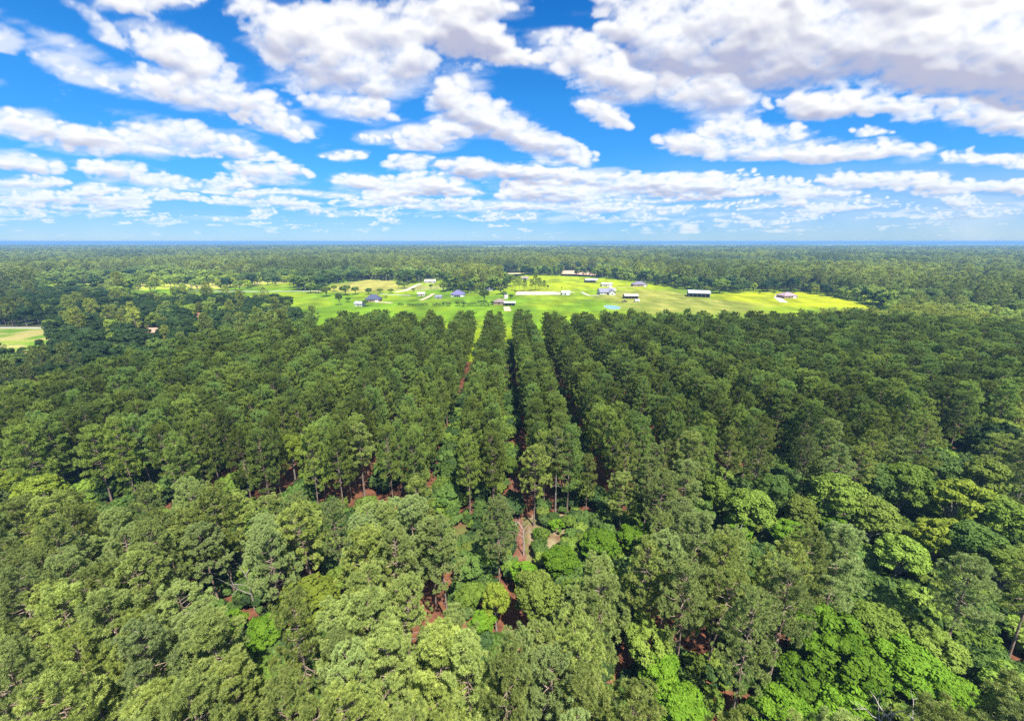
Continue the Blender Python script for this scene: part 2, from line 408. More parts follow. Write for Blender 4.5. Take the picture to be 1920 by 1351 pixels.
SUNNY = gpoly([(75, 556), (60, 535), (130, 522), (300, 520), (560, 528), (600, 545), (484, 548), (350, 556)])

YAW = R(-1.1); RD = np.array([math.sin(-YAW)*-1, math.cos(YAW)]); RN = np.array([math.cos(YAW), -math.sin(YAW)*-1])
RN = np.array([RD[1], -RD[0]])
def plant_front(x):
    x = np.asarray(x, float)
    return 77 + 1.2*np.sin(x*0.13) + np.where(x > 36, (x-36)*0.30, 0) + np.where(x < -60, (-60-x)*0.06, 0)
def in_plant(x, y):
    far = 238 + np.where(x > 0, 0.02*x, 0.0) + np.where(x < -90, (x+90)*0.9, 0) + np.where(x > 215, -(x-215)*0.5, 0)
    return (y > plant_front(x)) & (y < far) & (x > -143) & (x < 300)

# ------------------------------------------------------------------ ground
def attr_material(name, rough=0.95):
    m = mat(name, (0.2, 0.3, 0.05), rough, 0.05); nt = m.node_tree; N = nt.nodes; L = nt.links
    a = N.new("ShaderNodeAttribute"); a.attribute_name = "col"
    tc = N.new("ShaderNodeTexCoord"); nz = N.new("ShaderNodeTexNoise"); nz.inputs["Scale"].default_value = 0.9; nz.inputs["Detail"].default_value = 8
    L.new(tc.outputs["Object"], nz.inputs["Vector"])
    mr = N.new("ShaderNodeMapRange"); mr.inputs[1].default_value = 0.3; mr.inputs[2].default_value = 0.7; mr.inputs[3].default_value = 0.78; mr.inputs[4].default_value = 1.2
    L.new(nz.outputs["Fac"], mr.inputs[0])
    hs = N.new("ShaderNodeHueSaturation"); L.new(a.outputs["Color"], hs.inputs["Color"]); L.new(mr.outputs[0], hs.inputs["Value"])
    L.new(hs.outputs["Color"], N["Principled BSDF"].inputs["Base Color"])
    return m
M["grass"] = attr_material("grass")

gs = MB().add([(-60000, -3000, 0), (60000, -3000, 0), (60000, 60000, 0), (-60000, 60000, 0)], [(0, 1, 2, 3)])
ground = tag(gs.build("ground", M["straw"]), "reddish brown pine straw ground under the whole forest", None, None, "structure")

def field(name, poly, cell, colfun, z, label, grow=0.0):
    """a grass sheet in the shape of poly, its colours (mown strips, dry patches) kept per vertex"""
    P = np.array(poly); x0, y0 = P.min(0)-grow; x1, y1 = P.max(0)+grow
    nx, ny = int((x1-x0)/cell)+2, int((y1-y0)/cell)+2
    gx, gy = np.meshgrid(x0+np.arange(nx)*cell, y0+np.arange(ny)*cell)
    cx, cy = gx[:-1, :-1]+cell/2, gy[:-1, :-1]+cell/2
    keep = inpoly(cx, cy, poly)
    if grow:      # the grass runs on a little under the trees at the edge
        for q in range(10): keep |= inpoly(cx+grow*math.cos(q*.628), cy+grow*math.sin(q*.628), poly)
    jj, ii = np.nonzero(keep)
    idx = np.arange(nx*ny).reshape(ny, nx)
    f = np.stack([idx[jj, ii], idx[jj, ii+1], idx[jj+1, ii+1], idx[jj+1, ii]], 1)
    used, inv = np.unique(f.ravel(), return_inverse=True)
    X, Y = gx.ravel()[used], gy.ravel()[used]
    v = np.stack([X, Y, np.full(len(X), z)], 1)
    me = mesh_np(name, v, inv.astype(np.int32), 4, [M["grass"]])
    col = colfun(X, Y)
    a = me.attributes.new("col", "FLOAT_COLOR", "POINT"); a.data.foreach_set("color", np.concatenate([col, np.ones((len(X), 1))], 1).astype(np.float32).ravel())
    return tag(obj(name, me), label, None, None, "structure")
def mixc(c, c2, t): return c*(1-t[:, None]) + np.array(c2)*t[:, None]
def soft_poly(X, Y, poly, blur):
    """1 inside, falling to 0 over about blur metres outside (averaged shifted tests)"""
    s = 0; rs = np.random.RandomState(5); n = 24
    jx = (fbm(X/17, Y/17, 3, 4)-.5)*blur*1.5; jy = (fbm(X/17, Y/17, 3, 9)-.5)*blur*1.5
    for i in range(n):
        a = rs.rand()*6.28; r = blur*rs.rand()**.5
        s = s + inpoly(X+jx+r*math.cos(a), Y+jy+r*math.sin(a), poly)
    return s/n
Z_TAN = gpoly([(1120, 553), (1190, 541), (1270, 545), (1330, 558), (1400, 566), (1440, 572), (1400, 590), (1200, 590), (1150, 566)])
Z_YEL = gpoly([(940, 515), (1062, 515), (1245, 533), (1290, 543), (1200, 541), (1140, 541), (1060, 545), (1010, 546), (960, 541)])
Z_YR = gpoly([(1330, 549), (1500, 547), (1612, 566), (1640, 576), (1440, 578), (1350, 560)])
Z_TANL = gpoly([(612, 545), (640, 532), (690, 524), (750, 526), (760, 536), (735, 544), (690, 548), (640, 547)])
Z_TANM = gpoly([(735, 545), (775, 535), (845, 536), (835, 541), (780, 545)])
def meadow_col(X, Y):
    n = fbm(X/60, Y/60, 5, 2); n2 = fbm(X/9, Y/25, 4, 6)
    c = np.tile(np.array([0.135, 0.245, 0.010]), (len(X), 1))
    c = mixc(c, (0.21, 0.29, 0.010), sstep(0.42, 0.62, n))
    c = mixc(c, (0.085, 0.16, 0.012), sstep(0.5, 0.68, fbm(X/22, Y/22, 4, 15))*0.6)
    c = mixc(c, (0.31, 0.37, 0.006), soft_poly(X, Y, Z_YEL, 20)*(0.75+0.5*(n-.5)))
    c = mixc(c, (0.36, 0.385, 0.006), soft_poly(X, Y, Z_YR, 14)*(0.8+0.5*(n-.5)))
    c = mixc(c, (0.35, 0.31, 0.075), soft_poly(X, Y, Z_TANL, 14)*0.85)
    c = mixc(c, (0.33, 0.30, 0.13), soft_poly(X, Y, Z_TANM, 8)*0.6)
    t = soft_poly(X, Y, Z_TAN, 16)
    st = 0.5+0.5*np.sin((X*0.5+Y*0.86)/4.0)
    c = mixc(c, (0.275, 0.25, 0.06), t*np.clip(0.55+0.5*(n2-.35)+0.25*(st-.5), 0, 1))
    return np.clip(c*(0.45+0.85*n2)[:, None]*(0.82+0.36*fbm(X/4.5, Y/4.5, 3, 44))[:, None], 0.001, 0.6)
field("meadow", MEADOW, 3.0, meadow_col, 0.05, "bright yellow-green grass meadow of the farmsteads behind the pines", 42)
def lfield_col(X, Y):
    c = np.tile(np.array([0.20, 0.27, 0.03]), (len(X), 1))
    c = mixc(c, (0.34, 0.30, 0.10), sstep(0.4, 0.6, fbm(X/25, Y/8, 4, 3)))
    return mixc(c, (0.11, 0.21, 0.02), sstep(0.5, 0.65, fbm(X/14, Y/14, 4, 8)))
field("field", LFIELD, 2.5, lfield_col, 0.05, "olive and straw coloured field at the left edge beside the road", 10)
def clear_col(a, b):
    return lambda X, Y: mixc(np.tile(np.array(a), (len(X), 1)), b, sstep(0.4, 0.62, fbm(X/18, Y/18, 4, 5)))
field("field", LITFIELD, 4, clear_col((0.30, 0.36, 0.03), (0.36, 0.34, 0.08)), 0.045, "sunlit yellow-green field with scattered trees left of the meadow", 25)
field("clearing", CLEAR[0], 4, clear_col((0.36, 0.36, 0.10), (0.28, 0.34, 0.04)), 0.05, "straw coloured clearing among the lit trees at left")
field("clearing", CLEAR[1], 4, clear_col((0.42, 0.38, 0.22), (0.34, 0.34, 0.10)), 0.05, "pale bare clearing behind the meadow pines")
field("clearing", CLEAR[2], 4, clear_col((0.52, 0.34, 0.24), (0.44, 0.33, 0.20)), 0.05, "pinkish bare clay clearing at the back of the meadow")
for i, p in enumerate(FAR_CLEAR):
    field("clearing", p, 40 if i < 4 else 12, clear_col((0.30, 0.34, 0.12), (0.40, 0.38, 0.22)), 0.06,
          ["long pale clearing in the distant forest straight ahead", "pale clearing far off at the left horizon", "pale clearing far off at right",
           "faint pale fields under the right horizon", "small pale clearing in the distant forest left of the middle", "small light green clearing beyond the meadow at left"][i])
# firebreak: dry grass strip at the foot of the plantation
fb = [(-70, 61), (-30, 63), (4, 62), (20, 64), (34, 66), (40, 74), (30, 78), (10, 78), (-10, 76), (-70, 78)]
def fb_col(X, Y):
    c = np.tile(np.array([0.14, 0.075, 0.042]), (len(X), 1))
    c = mixc(c, (0.25, 0.205, 0.11), sstep(0.36, 0.55, fbm(X/3, Y/2, 5, 21))*sstep(-4, 8, X))
    return mixc(c, (0.11, 0.13, 0.03), sstep(0.48, 0.62, fbm(X/2.2, Y/1.6, 5, 12))*0.8)
field("path", fb, 0.8, fb_col, 0.03, "dry grass and clay firebreak at the foot of the plantation")
# red track down the row gap
def ribbon(name, pts, w, m, z, label, jit=0.0, seed=1):
    P = [np.array(p, float) for p in pts]; Q = []
    for a, b in zip(P[:-1], P[1:]):
        n = max(2, int(np.linalg.norm(b-a)/3)); Q += [a+(b-a)*i/n for i in range(n)]
    Q.append(P[-1]); rs = np.random.RandomState(seed); mb = MB(); v = []
    for i, q in enumerate(Q):
        d = unit(Q[min(i+1, len(Q)-1)]-Q[max(i-1, 0)]); nrm = np.array([-d[1], d[0]])
        ww = w*(1+jit*(rs.rand()-.5))
        v += [(q[0]+nrm[0]*ww/2, q[1]+nrm[1]*ww/2, z), (q[0]-nrm[0]*ww/2, q[1]-nrm[1]*ww/2, z)]
    mb.add(v, [(2*i, 2*i+1, 2*i+3, 2*i+2) for i in range(len(Q)-1)])
    return tag(mb.build(name, m), label, None, None, "structure")
M["clay"] = noisy("red_clay", (0.12, 0.052, 0.032), (0.21, 0.10, 0.065), 0.9, 0.95, 9, 0.05)
M["sand"] = noisy("pale_sand", (0.40, 0.32, 0.25), (0.50, 0.42, 0.34), 0.12, 0.95, 6, 0.05)
M["gravel"] = noisy("pale_gravel", (0.36, 0.33, 0.29), (0.46, 0.43, 0.38), 0.4, 0.95, 6, 0.05)
M["dirt"] = noisy("tan_dirt", (0.40, 0.30, 0.19), (0.52, 0.41, 0.28), 0.3, 0.95, 6, 0.05)
M["asphalt"] = noisy("worn_asphalt", (0.20, 0.19, 0.18), (0.27, 0.26, 0.25), 0.3, 0.9, 6, 0.1)
def along(off, y): return tuple(np.array([RN[0]*off + RD[0]*y, RN[1]*off + RD[1]*y]))
ribbon("track", [along(2.6, y) for y in (62, 70, 80, 95, 112)], 2.4, M["clay"], 0.06, "red clay track running up the gap between the pine rows", 0.5)
ribbon("road", [at(-300, 614), at(40, 614.5), at(140, 615), at(200, 616)], 5.0, M["gravel"], 0.07, "pale road beside the field at the left edge")
ribbon("road", [at(356, 545.5), at(480, 546.5), at(560, 545.8), at(612, 546)], 5.0, M["gravel"], 0.10, "pale road along the back of the left meadow strip")
ribbon("driveway", [at(712, 551.0), at(745, 553.0), at(770, 554)], 3.4, M["gravel"], 0.10, "pale driveway running right behind the navy roofed house")
ribbon("driveway", [at(708, 566), at(722, 567), at(735, 568)], 5.0, M["dirt"], 0.10, "tan forecourt beside the navy roofed house")
ribbon("driveway", [at(789, 563), at(802, 557), at(813, 550.5)], 4.2, M["dirt"], 0.10, "pale dirt drive slanting past the small beige house")
ribbon("driveway", [at(740, 548), at(760, 545), at(778, 536), at(790, 532)], 6, M["sand"], 0.09, "curving sandy track behind the small beige house")
ribbon("driveway", [at(1091, 547.5), at(1097, 551), at(1105, 554), at(1124, 553.5)], 3.6, M["gravel"], 0.10, "pale bent driveway leading to the grey gabled house")
ribbon("driveway", [at(1142, 538), at(1150, 541), at(1153, 545)], 5.0, M["gravel"], 0.10, "pale drive between cream garage and grey gabled house")
ribbon("driveway", [at(1032, 546.5), at(1060, 547.0), at(1078, 548.5)], 3.6, M["gravel"], 0.10, "pale track from the riding arena to the white shed")
ribbon("driveway", [at(1150, 539.5), at(1180, 538), at(1196, 537)], 3.0, M["dirt"], 0.10, "worn dirt track to the slate roofed house")
ribbon("driveway", [at(1463, 552), at(1458, 558), at(1470, 567)], 7.0, M["gravel"], 0.10, "wide pale drive beside the mauve roofed house")
ribbon("driveway", [at(948, 560), at(949, 554), at(947, 548)], 4.0, M["gravel"], 0.10, "pale driveway behind the brown ranch house")
ribbon("driveway", [at(950, 575), at(952, 583)], 6.0, M["dirt"], 0.10, "dirt yard in front of the white carport")
ar = gpoly([(966, 553), (969, 546.5), (1034, 546.5), (1052, 549.5), (1050, 552.5)])
MB().add([(x, y, 0.12) for x, y in ar], [tuple(range(len(ar)))])
tag(MB().add([(x, y, 0.12) for x, y in ar], [tuple(range(len(ar)))]).build("riding_arena", M["sand"]), "long pale sand riding arena in the meadow", None, None, "structure")
# pond
M["water"] = mat("pond_water", (0.16, 0.33, 0.36), 0.15, 0.4)
pc = np.array(at(1148, 576)); pr = []
for k in range(40):
    a = 2*PI*k/40; w = 1+0.05*math.sin(3*a+1)
    pr.append((pc[0]+6.9*w*math.cos(a), pc[1]+12.0*w*math.sin(a)))
tag(MB().add([(pc[0]+(x-pc[0])*1.05, pc[1]+(y-pc[1])*1.05, 0.10) for x, y in pr], [tuple(range(40))]).build("shore", M["sand"]), "pale sandy rim of the small pond", None, None, "structure")
tag(MB().add([(x, y, 0.14) for x, y in pr], [tuple(range(40))]).build("pond", M["water"]), "small pale blue pond at the back edge of the pines", None, None, "structure")

# ------------------------------------------------------------------ near trees
taken = []          # x, y, radius kept free
def free(x, y, r):
    for a, b, c in taken:
        if (a-x)**2+(b-y)**2 < (r+c)**2*0.62: return False
    return True
# broadleaved trees of the near wood, seen one by one: crown centre in the photo, height, crown radius, kind
BL = [
 (1125, 1020, 8.5, 4.0, "leaf_bright", "vivid green bushy tree at the edge of the dry grass firebreak"),
 (1050, 1050, 8.0, 3.6, "leaf_bright", "vivid green tree left of the bushy one by the firebreak"),
 (1185, 1010, 7.0, 3.2, "leaf_bright", "low bright tree just under the lone pine by the firebreak"),
 (985, 1075, 6.5, 2.7, "leaf_bright", "small vivid green tree at the end of the red track"),
 (930, 1125, 9.5, 2.4, "leaf_yellow", "slim yellow-green tree beside the red earth gap"),
 (905, 1165, 6.0, 2.2, "leaf_bright", "small bright tree right of the red earth patch"),
 (1010, 1120, 13.5, 4.0, "leaf_mid", "round pale-topped tree below the vivid bushes"),
 (585, 1120, 10.5, 4.4, "leaf_yellow", "olive yellow tree in the hollow left of the middle"),
 (640, 1090, 8.5, 3.2, "leaf_mid", "dark olive tree beside the yellow one in the hollow"),
 (430, 1170, 5.5, 2.6, "leaf_bright", "vivid green low tree in the gap at lower left"),
 (500, 1180, 6.5, 2.8, "leaf_bright", "vivid green tree right of the low one in the lower left gap"),
 (465, 1220, 5.5, 2.4, "leaf_bright", "vivid green tree lowest in the lower left gap"),
 (75, 925, 14.0, 4.6, "leaf_yellow", "golden green round tree at the left end of the firebreak"),
 (12, 905, 12.0, 3.8, "leaf_yellow", "golden tree cut by the left edge of the photo"),
 (1410, 955, 14.0, 5.2, "leaf_mid", "broad dark green tree right of the lone trunks"),
 (1385, 985, 9.0, 3.2, "leaf_bright", "small bright tree in front of the broad dark one"),
 (1570, 930, 15.5, 5.6, "leaf_mid", "large domed tree with a yellowish top at right"),
 (1560, 985, 8.0, 2.4, "leaf_bright", "slim vivid tree under the large domed tree"),
 (1700, 905, 15.5, 5.4, "leaf_mid", "big bluish green dome right of the yellow-topped tree"),
 (1800, 940, 15.0, 5.4, "leaf_yellow", "broad yellow-green tree at the right of the domes"),
 (1880, 970, 14.5, 4.8, "leaf_mid", "green tree at the right edge below the grey snag"),
 (1480, 1000, 9.0, 3.6, "leaf_bright", "bright low tree between two pines at right"),
 (1450, 920, 13.0, 4.2, "leaf_dark", "dark round tree against the plantation edge at right"),
 (1310, 960, 9.5, 3.0, "leaf_dark", "dark bush-like tree by the thin trunks at right"),
 (1830, 1020, 13.5, 4.8, "leaf_dark", "dark layered tree with yellow leaf tips at right"),
 (1760, 1005, 12.0, 4.0, "leaf_yellow", "olive yellow tree with drooping layers at right"),
 (1400, 1120, 11.0, 3.4, "leaf_yellow", "small gold-topped tree between grey pines at right"),
 (1540, 1195, 13.0, 4.6, "leaf_bright", "bright tree with pale blossom-like top at lower right"),
 (1640, 1180, 11.5, 4.2, "leaf_mid", "green tree behind the vivid ones at lower right"),
 (1590, 1245, 12.0, 4.6, "leaf_bright", "tall vivid green tree at lower right"),
 (1690, 1245, 11.0, 4.4, "leaf_bright", "vivid lime tree right of the tall vivid one"),
 (1500, 1275, 9.0, 3.2, "leaf_bright", "narrow bright tree in the shade at lower right"),
 (1780, 1300, 8.5, 3.6, "leaf_bright", "bright spreading tree by the bleached snags at lower right"),
 (1760, 1215, 9.0, 3.4, "leaf_mid", "mid green tree left of the dark leaning trunks"),
 (1460, 1340, 9.5, 3.8, "leaf_bright", "bright tree cut by the bottom edge right of the middle"),
 (1590, 1345, 9.0, 3.4, "leaf_bright", "bright tree cut by the bottom edge near the snags"),
 (1275, 1330, 9.5, 3.8, "leaf_bright", "bright green tree at the bottom edge below the big pines"),
 (1215, 1205, 11.0, 3.4, "leaf_mid", "leafy green tree right of the pine with two bare trunks"),
 (1235, 1260, 8.5, 3.0, "leaf_bright", "low bright tree under the leafy one at lower middle"),
 (1900, 1300, 8.5, 3.4, "leaf_mid", "green tree in the lower right corner"),
 (810, 1200, 6.0, 2.6, "leaf_dark", "small dark tree in the shade left of the red earth"),
 (880, 1060, 7.5, 2.8, "leaf_dark", "dark understorey tree among the tall bare pine trunks"),
 (1640, 970, 13.0, 4.6, "leaf_mid", "mid green tree in the hollow between the right-hand domes"),
 (1645, 905, 14.0, 4.6, "leaf_dark", "dark tree wedged between the two large domes at right"),
 (1850, 895, 15.0, 4.8, "leaf_mid", "green domed tree just left of the grey snag at right"),
 (1760, 880, 14.0, 4.4, "leaf_dark", "dark tree behind the bluish green dome at right"),
 (1500, 960, 11.0, 3.8, "leaf_mid", "rounded tree in front of the large yellow-topped dome"),
 (1345, 925, 12.0, 3.6, "leaf_mid", "leafy tree against the plantation right of the lone pine"),
 (1690, 1040, 11.5, 4.2, "leaf_mid", "green tree below the hollow of the right-hand domes"),
 (1890, 1060, 12.5, 4.6, "leaf_mid", "spreading green tree low on the right edge"),
 (545, 845, 14.5, 3.6, "leaf_yellow", "yellow-green tree standing in the plantation's front row at left"),
 (140, 690, 14, 5.0, "leaf_dark", None), (60, 680, 14, 5.0, "leaf_dark", None),
]
BL = [b for b in BL if b[5]]; BLP = [(*at(b[0], b[1], b[2]*0.62), b[2], b[3]) for b in BL]
nb_ = 0
for (px, py, h, r, kind, lab) in BL:
    x, y = at(px, py, h*0.62)
    i = nb_ % 4; nb_ += 1
    bh, br = [(16, 5.0), (15, 4.4), (17, 5.4), (14, 4.2)][i]
    make_tree("broadleaf_tree", BROAD[kind][i], x, y, nb_*1.7, r/br, lab, "tree", "broadleaved trees in the near wood", h/bh)
    taken.append((x, y, r*0.8))

KEEP = [(at(1105, 965), 5.5), (at(960, 930), 3), (at(1045, 1000), 6), (at(1120, 1005), 4), (at(872, 1150), 1.2), (at(985, 985), 3.2), (at(455, 968), 2.5), (at(480, 1110), 1.5)]
rs = np.random.RandomState(42)
cand = []
# lone or outstanding pines of the firebreak, seen one by one: foot in the photo, height, radius
SOLO = [(1040, 966, 20.5, 2.7, 7, "tall pine with a long bare pale trunk at the head of the red track"),
        (1000, 985, 18.5, 2.9, 1, "pine with its lower trunk hidden in bushes beside the red track"),
        (1160, 1000, 13.5, 2.8, 5, "lone shorter pine standing in the firebreak by red earth"),
        (1097, 965, 14.5, 2.0, 3, "slim pine right of the tall pale trunk"),
        (1216, 972, 17.5, 2.4, 8, "thin-trunked pine, left one of a pair at the firebreak's right end"),
        (1232, 968, 17.5, 2.3, 8, "thin-trunked pine, right one of a pair at the firebreak's right end"),
        (685, 935, 18.5, 2.8, 8, "pine with a mossy trunk showing at the foot of the plantation")]
pines = []   # x, y, h, r, variant, set, label, rowinfo
for (px, py, h, r, v, lab) in SOLO:
    x, y = at(px, py); pines.append([x, y, h, r, v, "near", lab]); taken.append((x, y, r*0.8))
sp = 4.15
for iy in range(0, 20):
    for ix in range(-39, 40):
        x = (ix+0.5*(iy % 2))*sp + rs.normal()*0.95; y = 9+iy*sp*0.9 + rs.normal()*0.95
        lim = 61.5 + 2.0*math.sin(x*0.21) if x < 3 else 57 if x < 14 else 78 + (x-36)*0.28*(x > 36)
        if y > lim: continue
        if x > 14 and y > 55 and rs.rand() < 0.35: continue
        h = 16.8+4.6*rs.rand()
        q0 = to_px(x, y, h)
        if q0[0] > 1340 and 850 < q0[1] < 975 and rs.rand() < 0.85: continue      # broadleaved corner at right
        if y > 48 and x < 14: h -= 0.8
        p = to_px(x, y, h*0.9)
        if p[0] < -60 or p[0] > PW+60 or p[1] > PH+70: continue
        # open trees at lower right, where bright broadleaved ones show between
        if any(math.hypot(x-k[0][0], y-k[0][1]) < k[1]+1.0 for k in KEEP): continue
        # keep the line of sight to a kept opening free
        bad = False
        for ki, (k, rad) in enumerate(KEEP):
            t = y/k[1]
            if 0.45 < t < 1 and abs(x-k[0]*t) < (rad*0.6+2.0 if ki in (0, 1, 2, 5) else rad*0.4+0.8) and CAM_H*(1-t) < h*0.92: bad = True
        for (kx, ky, hh, rr_) in BLP:          # the broadleaved crowns stay in sight
            t = y/ky
            if 0.35 < t < 0.985 and abs(x-kx*t) < rr_*0.62+1.3 and CAM_H-(CAM_H-hh*0.5)*t < h*0.95: bad = True
        if bad or not free(x, y, 1.5): continue
        r = 2.45+0.85*rs.rand()
        pines.append([x, y, h, r, rs.randint(0, 7), "near", None]); taken.append((x, y, 2.0))
n_near = len(pines)
# plantation: thinned strips of three rows, a wide gap between strips
rows = []
for k in range(-11, 22):
    for j in (-1, 1):
        off = 2.6 + 16.5*(k+0.5) + j*2.7
        s = 60 + rs.rand()*4; rank = 0
        while s < 300:
            x = RN[0]*(off+rs.normal()*0.3)+RD[0]*s; y = RN[1]*off+RD[1]*s
            s += 3.3+1.8*rs.rand()
            if not in_plant(np.float64(x), np.float64(y)): continue
            if rs.rand() < 0.09: continue
            if not free(x, y, 1.5): continue
            if any(math.hypot(x-q[0][0], y-q[0][1]) < q[1]*0.8 for q in KEEP): continue
            rank += 1
            rows.append([x, y, 16.8+3.0*rs.rand() + (0.8 if y < 85 else 0), 2.45+0.6*rs.rand(), rs.randint(0, 6), k, j, rank])
rows.sort(key=lambda q: q[0]**2+q[1]**2)
def visible(q):
    p = to_px(q[0], q[1], q[2]*0.8); return -30 < p[0] < PW+30 and p[1] < PH+40
NIND = 296 - n_near
ind = []; rest = []
for q in rows:
    (ind if len(ind) < NIND and visible(q) else rest).append(q)
print("near pines", n_near, "plantation individuals", len(ind), "plantation rest", len(rest))
pr_h = [20]*7
# ---- labels: near wood, counted along bands of the picture; plantation, counted along its strips
ORD = "first second third fourth fifth sixth seventh eighth ninth tenth eleventh twelfth thirteenth fourteenth fifteenth sixteenth seventeenth eighteenth nineteenth twentieth".split()
def nth(i):
    if i < 20: return ORD[i]
    t = ["twenty", "thirty", "forty", "fifty", "sixty"][(i+1)//10-2]
    return (t[:-1]+"ieth") if (i+1) % 10 == 0 else t+"-"+ORD[(i+1) % 10-1]
look = ["broad loose", "thin-sided", "wide domed", "narrow full", "open leaning", "dense oval", "spreading open"]
band_words = ["row along the bottom edge", "second band up from the bottom edge", "third band up from the bottom edge", "fourth band up from the bottom edge",
              "fifth band up from the bottom edge", "band just below the firebreak"]
band = {}
for p in pines:
    if p[6]: continue
    tx, ty = to_px(p[0], p[1], p[2])
    b = 0 if ty > 1265 else 1 if ty > 1195 else 2 if ty > 1125 else 3 if ty > 1055 else 4 if ty > 985 else 5
    band.setdefault(b, []).append((tx, p))
for b, l in band.items():
    l.sort(key=lambda t: t[0])
    for i, (tx, p) in enumerate(l):
        p[6] = "%s grey-green pine, %s from left in %s" % (look[p[4]], nth(i), band_words[b])
for p in pines:
    x, y, h, r, v, st, lab = p
    br = [3.4, 3.1, 3.7, 2.7, 3.3, 3.0, 3.9, 2.7, 2.5][v]
    make_tree("pine_tree", NEAR[v], x, y, rs.rand()*6.28, r/br, lab, "pine tree", "pines of the near wood", h/20, (rs.normal()*0.02, rs.normal()*0.02))
rowname = {-1: "left", 0: "middle", 1: "right"}
cnt = {}
for q in sorted(ind, key=lambda q: q[1]):
    x, y, h, r, v, k, j, rank = q
    c = cnt[(k, j)] = cnt.get((k, j), 0)+1
    side = k+1 if k >= 0 else -k
    strip = ("%s strip %s of red track" % (nth(side-1), "right" if k >= 0 else "left"))
    lab = "plantation pine, %s from front in %s row of %s" % (nth(c-1), rowname[j], strip)
    make_tree("pine_tree", ROW[v], x, y, rs.rand()*6.28, r/[3.7, 3.4, 3.9, 3.3, 3.8, 3.5][v], lab, "pine tree", "pines in the plantation rows", h/20, (rs.normal()*0.015, rs.normal()*0.015))
a = np.array([[q[0], q[1], 0, q[2]/20, q[4]] for q in rest])
scatter("pine_plantation", a[:, :3], rs.rand(len(a))*6.28, a[:, 3], a[:, 4], ROWJ, "dark pine plantation in straight rows running back to the meadow", "forest")

# dead trees and snags
def dead_tree(x, y, h, rz, label, arms=6, seed=0, spread=0.5):
    r2 = np.random.RandomState(seed); t = thing("dead_tree", label, "dead tree", (x, y, 0), rz, "bare bleached trees")
    tr = MB(); tr.tube([(0, 0, 0), (0.1, 0, h*.4), (-0.05, 0.1, h*.75), (0.15, 0.1, h)], [0.17, 0.12, 0.07, 0.02], 7)
    wood = M["bark_grey"] if label.startswith("grey") else M["dead"]; tr.build("trunk", wood, t, True)
    for i in range(arms):
        z = h*(0.35+0.6*(i+.5)/arms); az = i*2.4+r2.rand(); L = h*spread*(0.4+0.5*r2.rand())*(1.2-z/h*0.6)
        d = np.array([math.cos(az), math.sin(az), 0.55+0.5*r2.rand()])
        s = np.array([0, 0.05, z]); e = s+d*L*0.8; m_ = s+d*L*0.4+r2.normal(size=3)*0.12*L*0.4
        b = MB().tube([s, m_, e], [0.08, 0.05, 0.018], 5)
        for q in range(3):
            f0 = m_+(e-m_)*(0.2+0.3*q); dd = d+r2.normal(size=3)*0.7
            b.tube([f0, f0+dd*L*0.3], [0.035, 0.01], 4)
        b.build("branch", wood, t, True)
for (px, py, h, lab, arms, sd, spd) in [
    (982, 1010, 7.5, "pale forked snag at the lower end of the red track", 5, 1, .5),
    (968, 1000, 6.0, "thin pale snag left of the forked one at the track's end", 4, 2, .35),
    (1650, 1350, 8.5, "bleached bare tree at lower right, leftmost of the snags", 8, 3, .6),
    (1665, 1352, 7.5, "bleached snag, second from left at the lower right", 6, 4, .5),
    (1712, 1352, 7.0, "small bleached snag, rightmost of those at the lower right", 6, 5, .5),
    (1912, 930, 12.5, "pale grey bare tree at the right edge under the plantation", 9, 6, .5),
    (1378, 1020, 8.0, "thin white dead stem above the grey pines at right", 3, 7, .25),
    (470, 1105, 8.0, "grey dead tree in the dark hollow at left", 8, 8, .5)]:
    x, y = at(px, py, h*0.75 if py > 1300 else (h*0.5)); dead_tree(x, y, h, sd*1.1, lab, arms, sd, spd)

# shrubs of the openings: counted ones
sh_spots = [(1045, 985, "leaf_bright"), (1062, 978, "leaf_mid"), (1080, 962, "leaf_mid"), (1020, 978, "leaf_dark"), (1010, 1000, "leaf_bright"), (1185, 985, "leaf_mid"),
            (1208, 995, "leaf_bright"), (1255, 985, "leaf_mid"), (1275, 1000, "leaf_bright"), (1225, 1012, "leaf_mid"), (1300, 1010, "leaf_dark"), (370, 930, "leaf_bright"),
            (395, 938, "leaf_mid"), (240, 925, "leaf_dark"), (260, 935, "leaf_dark"), (420, 950, "leaf_mid"), (505, 950, "leaf_dark"), (560, 945, "leaf_mid"), (620, 940, "leaf_dark"),
            (740, 935, "leaf_dark"), (800, 930, "leaf_dark"), (700, 1105, "leaf_dark"), (905, 1105, "leaf_dark"), (860, 1135, "leaf_mid"), (1090, 975, "leaf_bright"), (1130, 950, "leaf_dark"),
            (900, 950, "leaf_dark"), (885, 985, "leaf_mid"), (1340, 985, "leaf_dark"), (350, 1180, "leaf_dark"), (560, 1180, "leaf_mid")]
sh_spots.sort()
for i, (px, py, kind) in enumerate(sh_spots):
    x, y = at(px, py, 1.0); v = i % 2; sc = 0.5+0.35*rs.rand()
    colr = {"leaf_bright": "vivid green", "leaf_mid": "mid green", "leaf_dark": "dark green"}[kind]
    where = "firebreak" if 61 < y < 80 else "a pine gap"
    make_tree("shrub", SHRUB[kind][v], x, y, i*2.1, sc, "%s low shrub, %s from left of the open-ground shrubs, in %s" % (colr, nth(i), where), "shrub", "shrubs on the open ground")
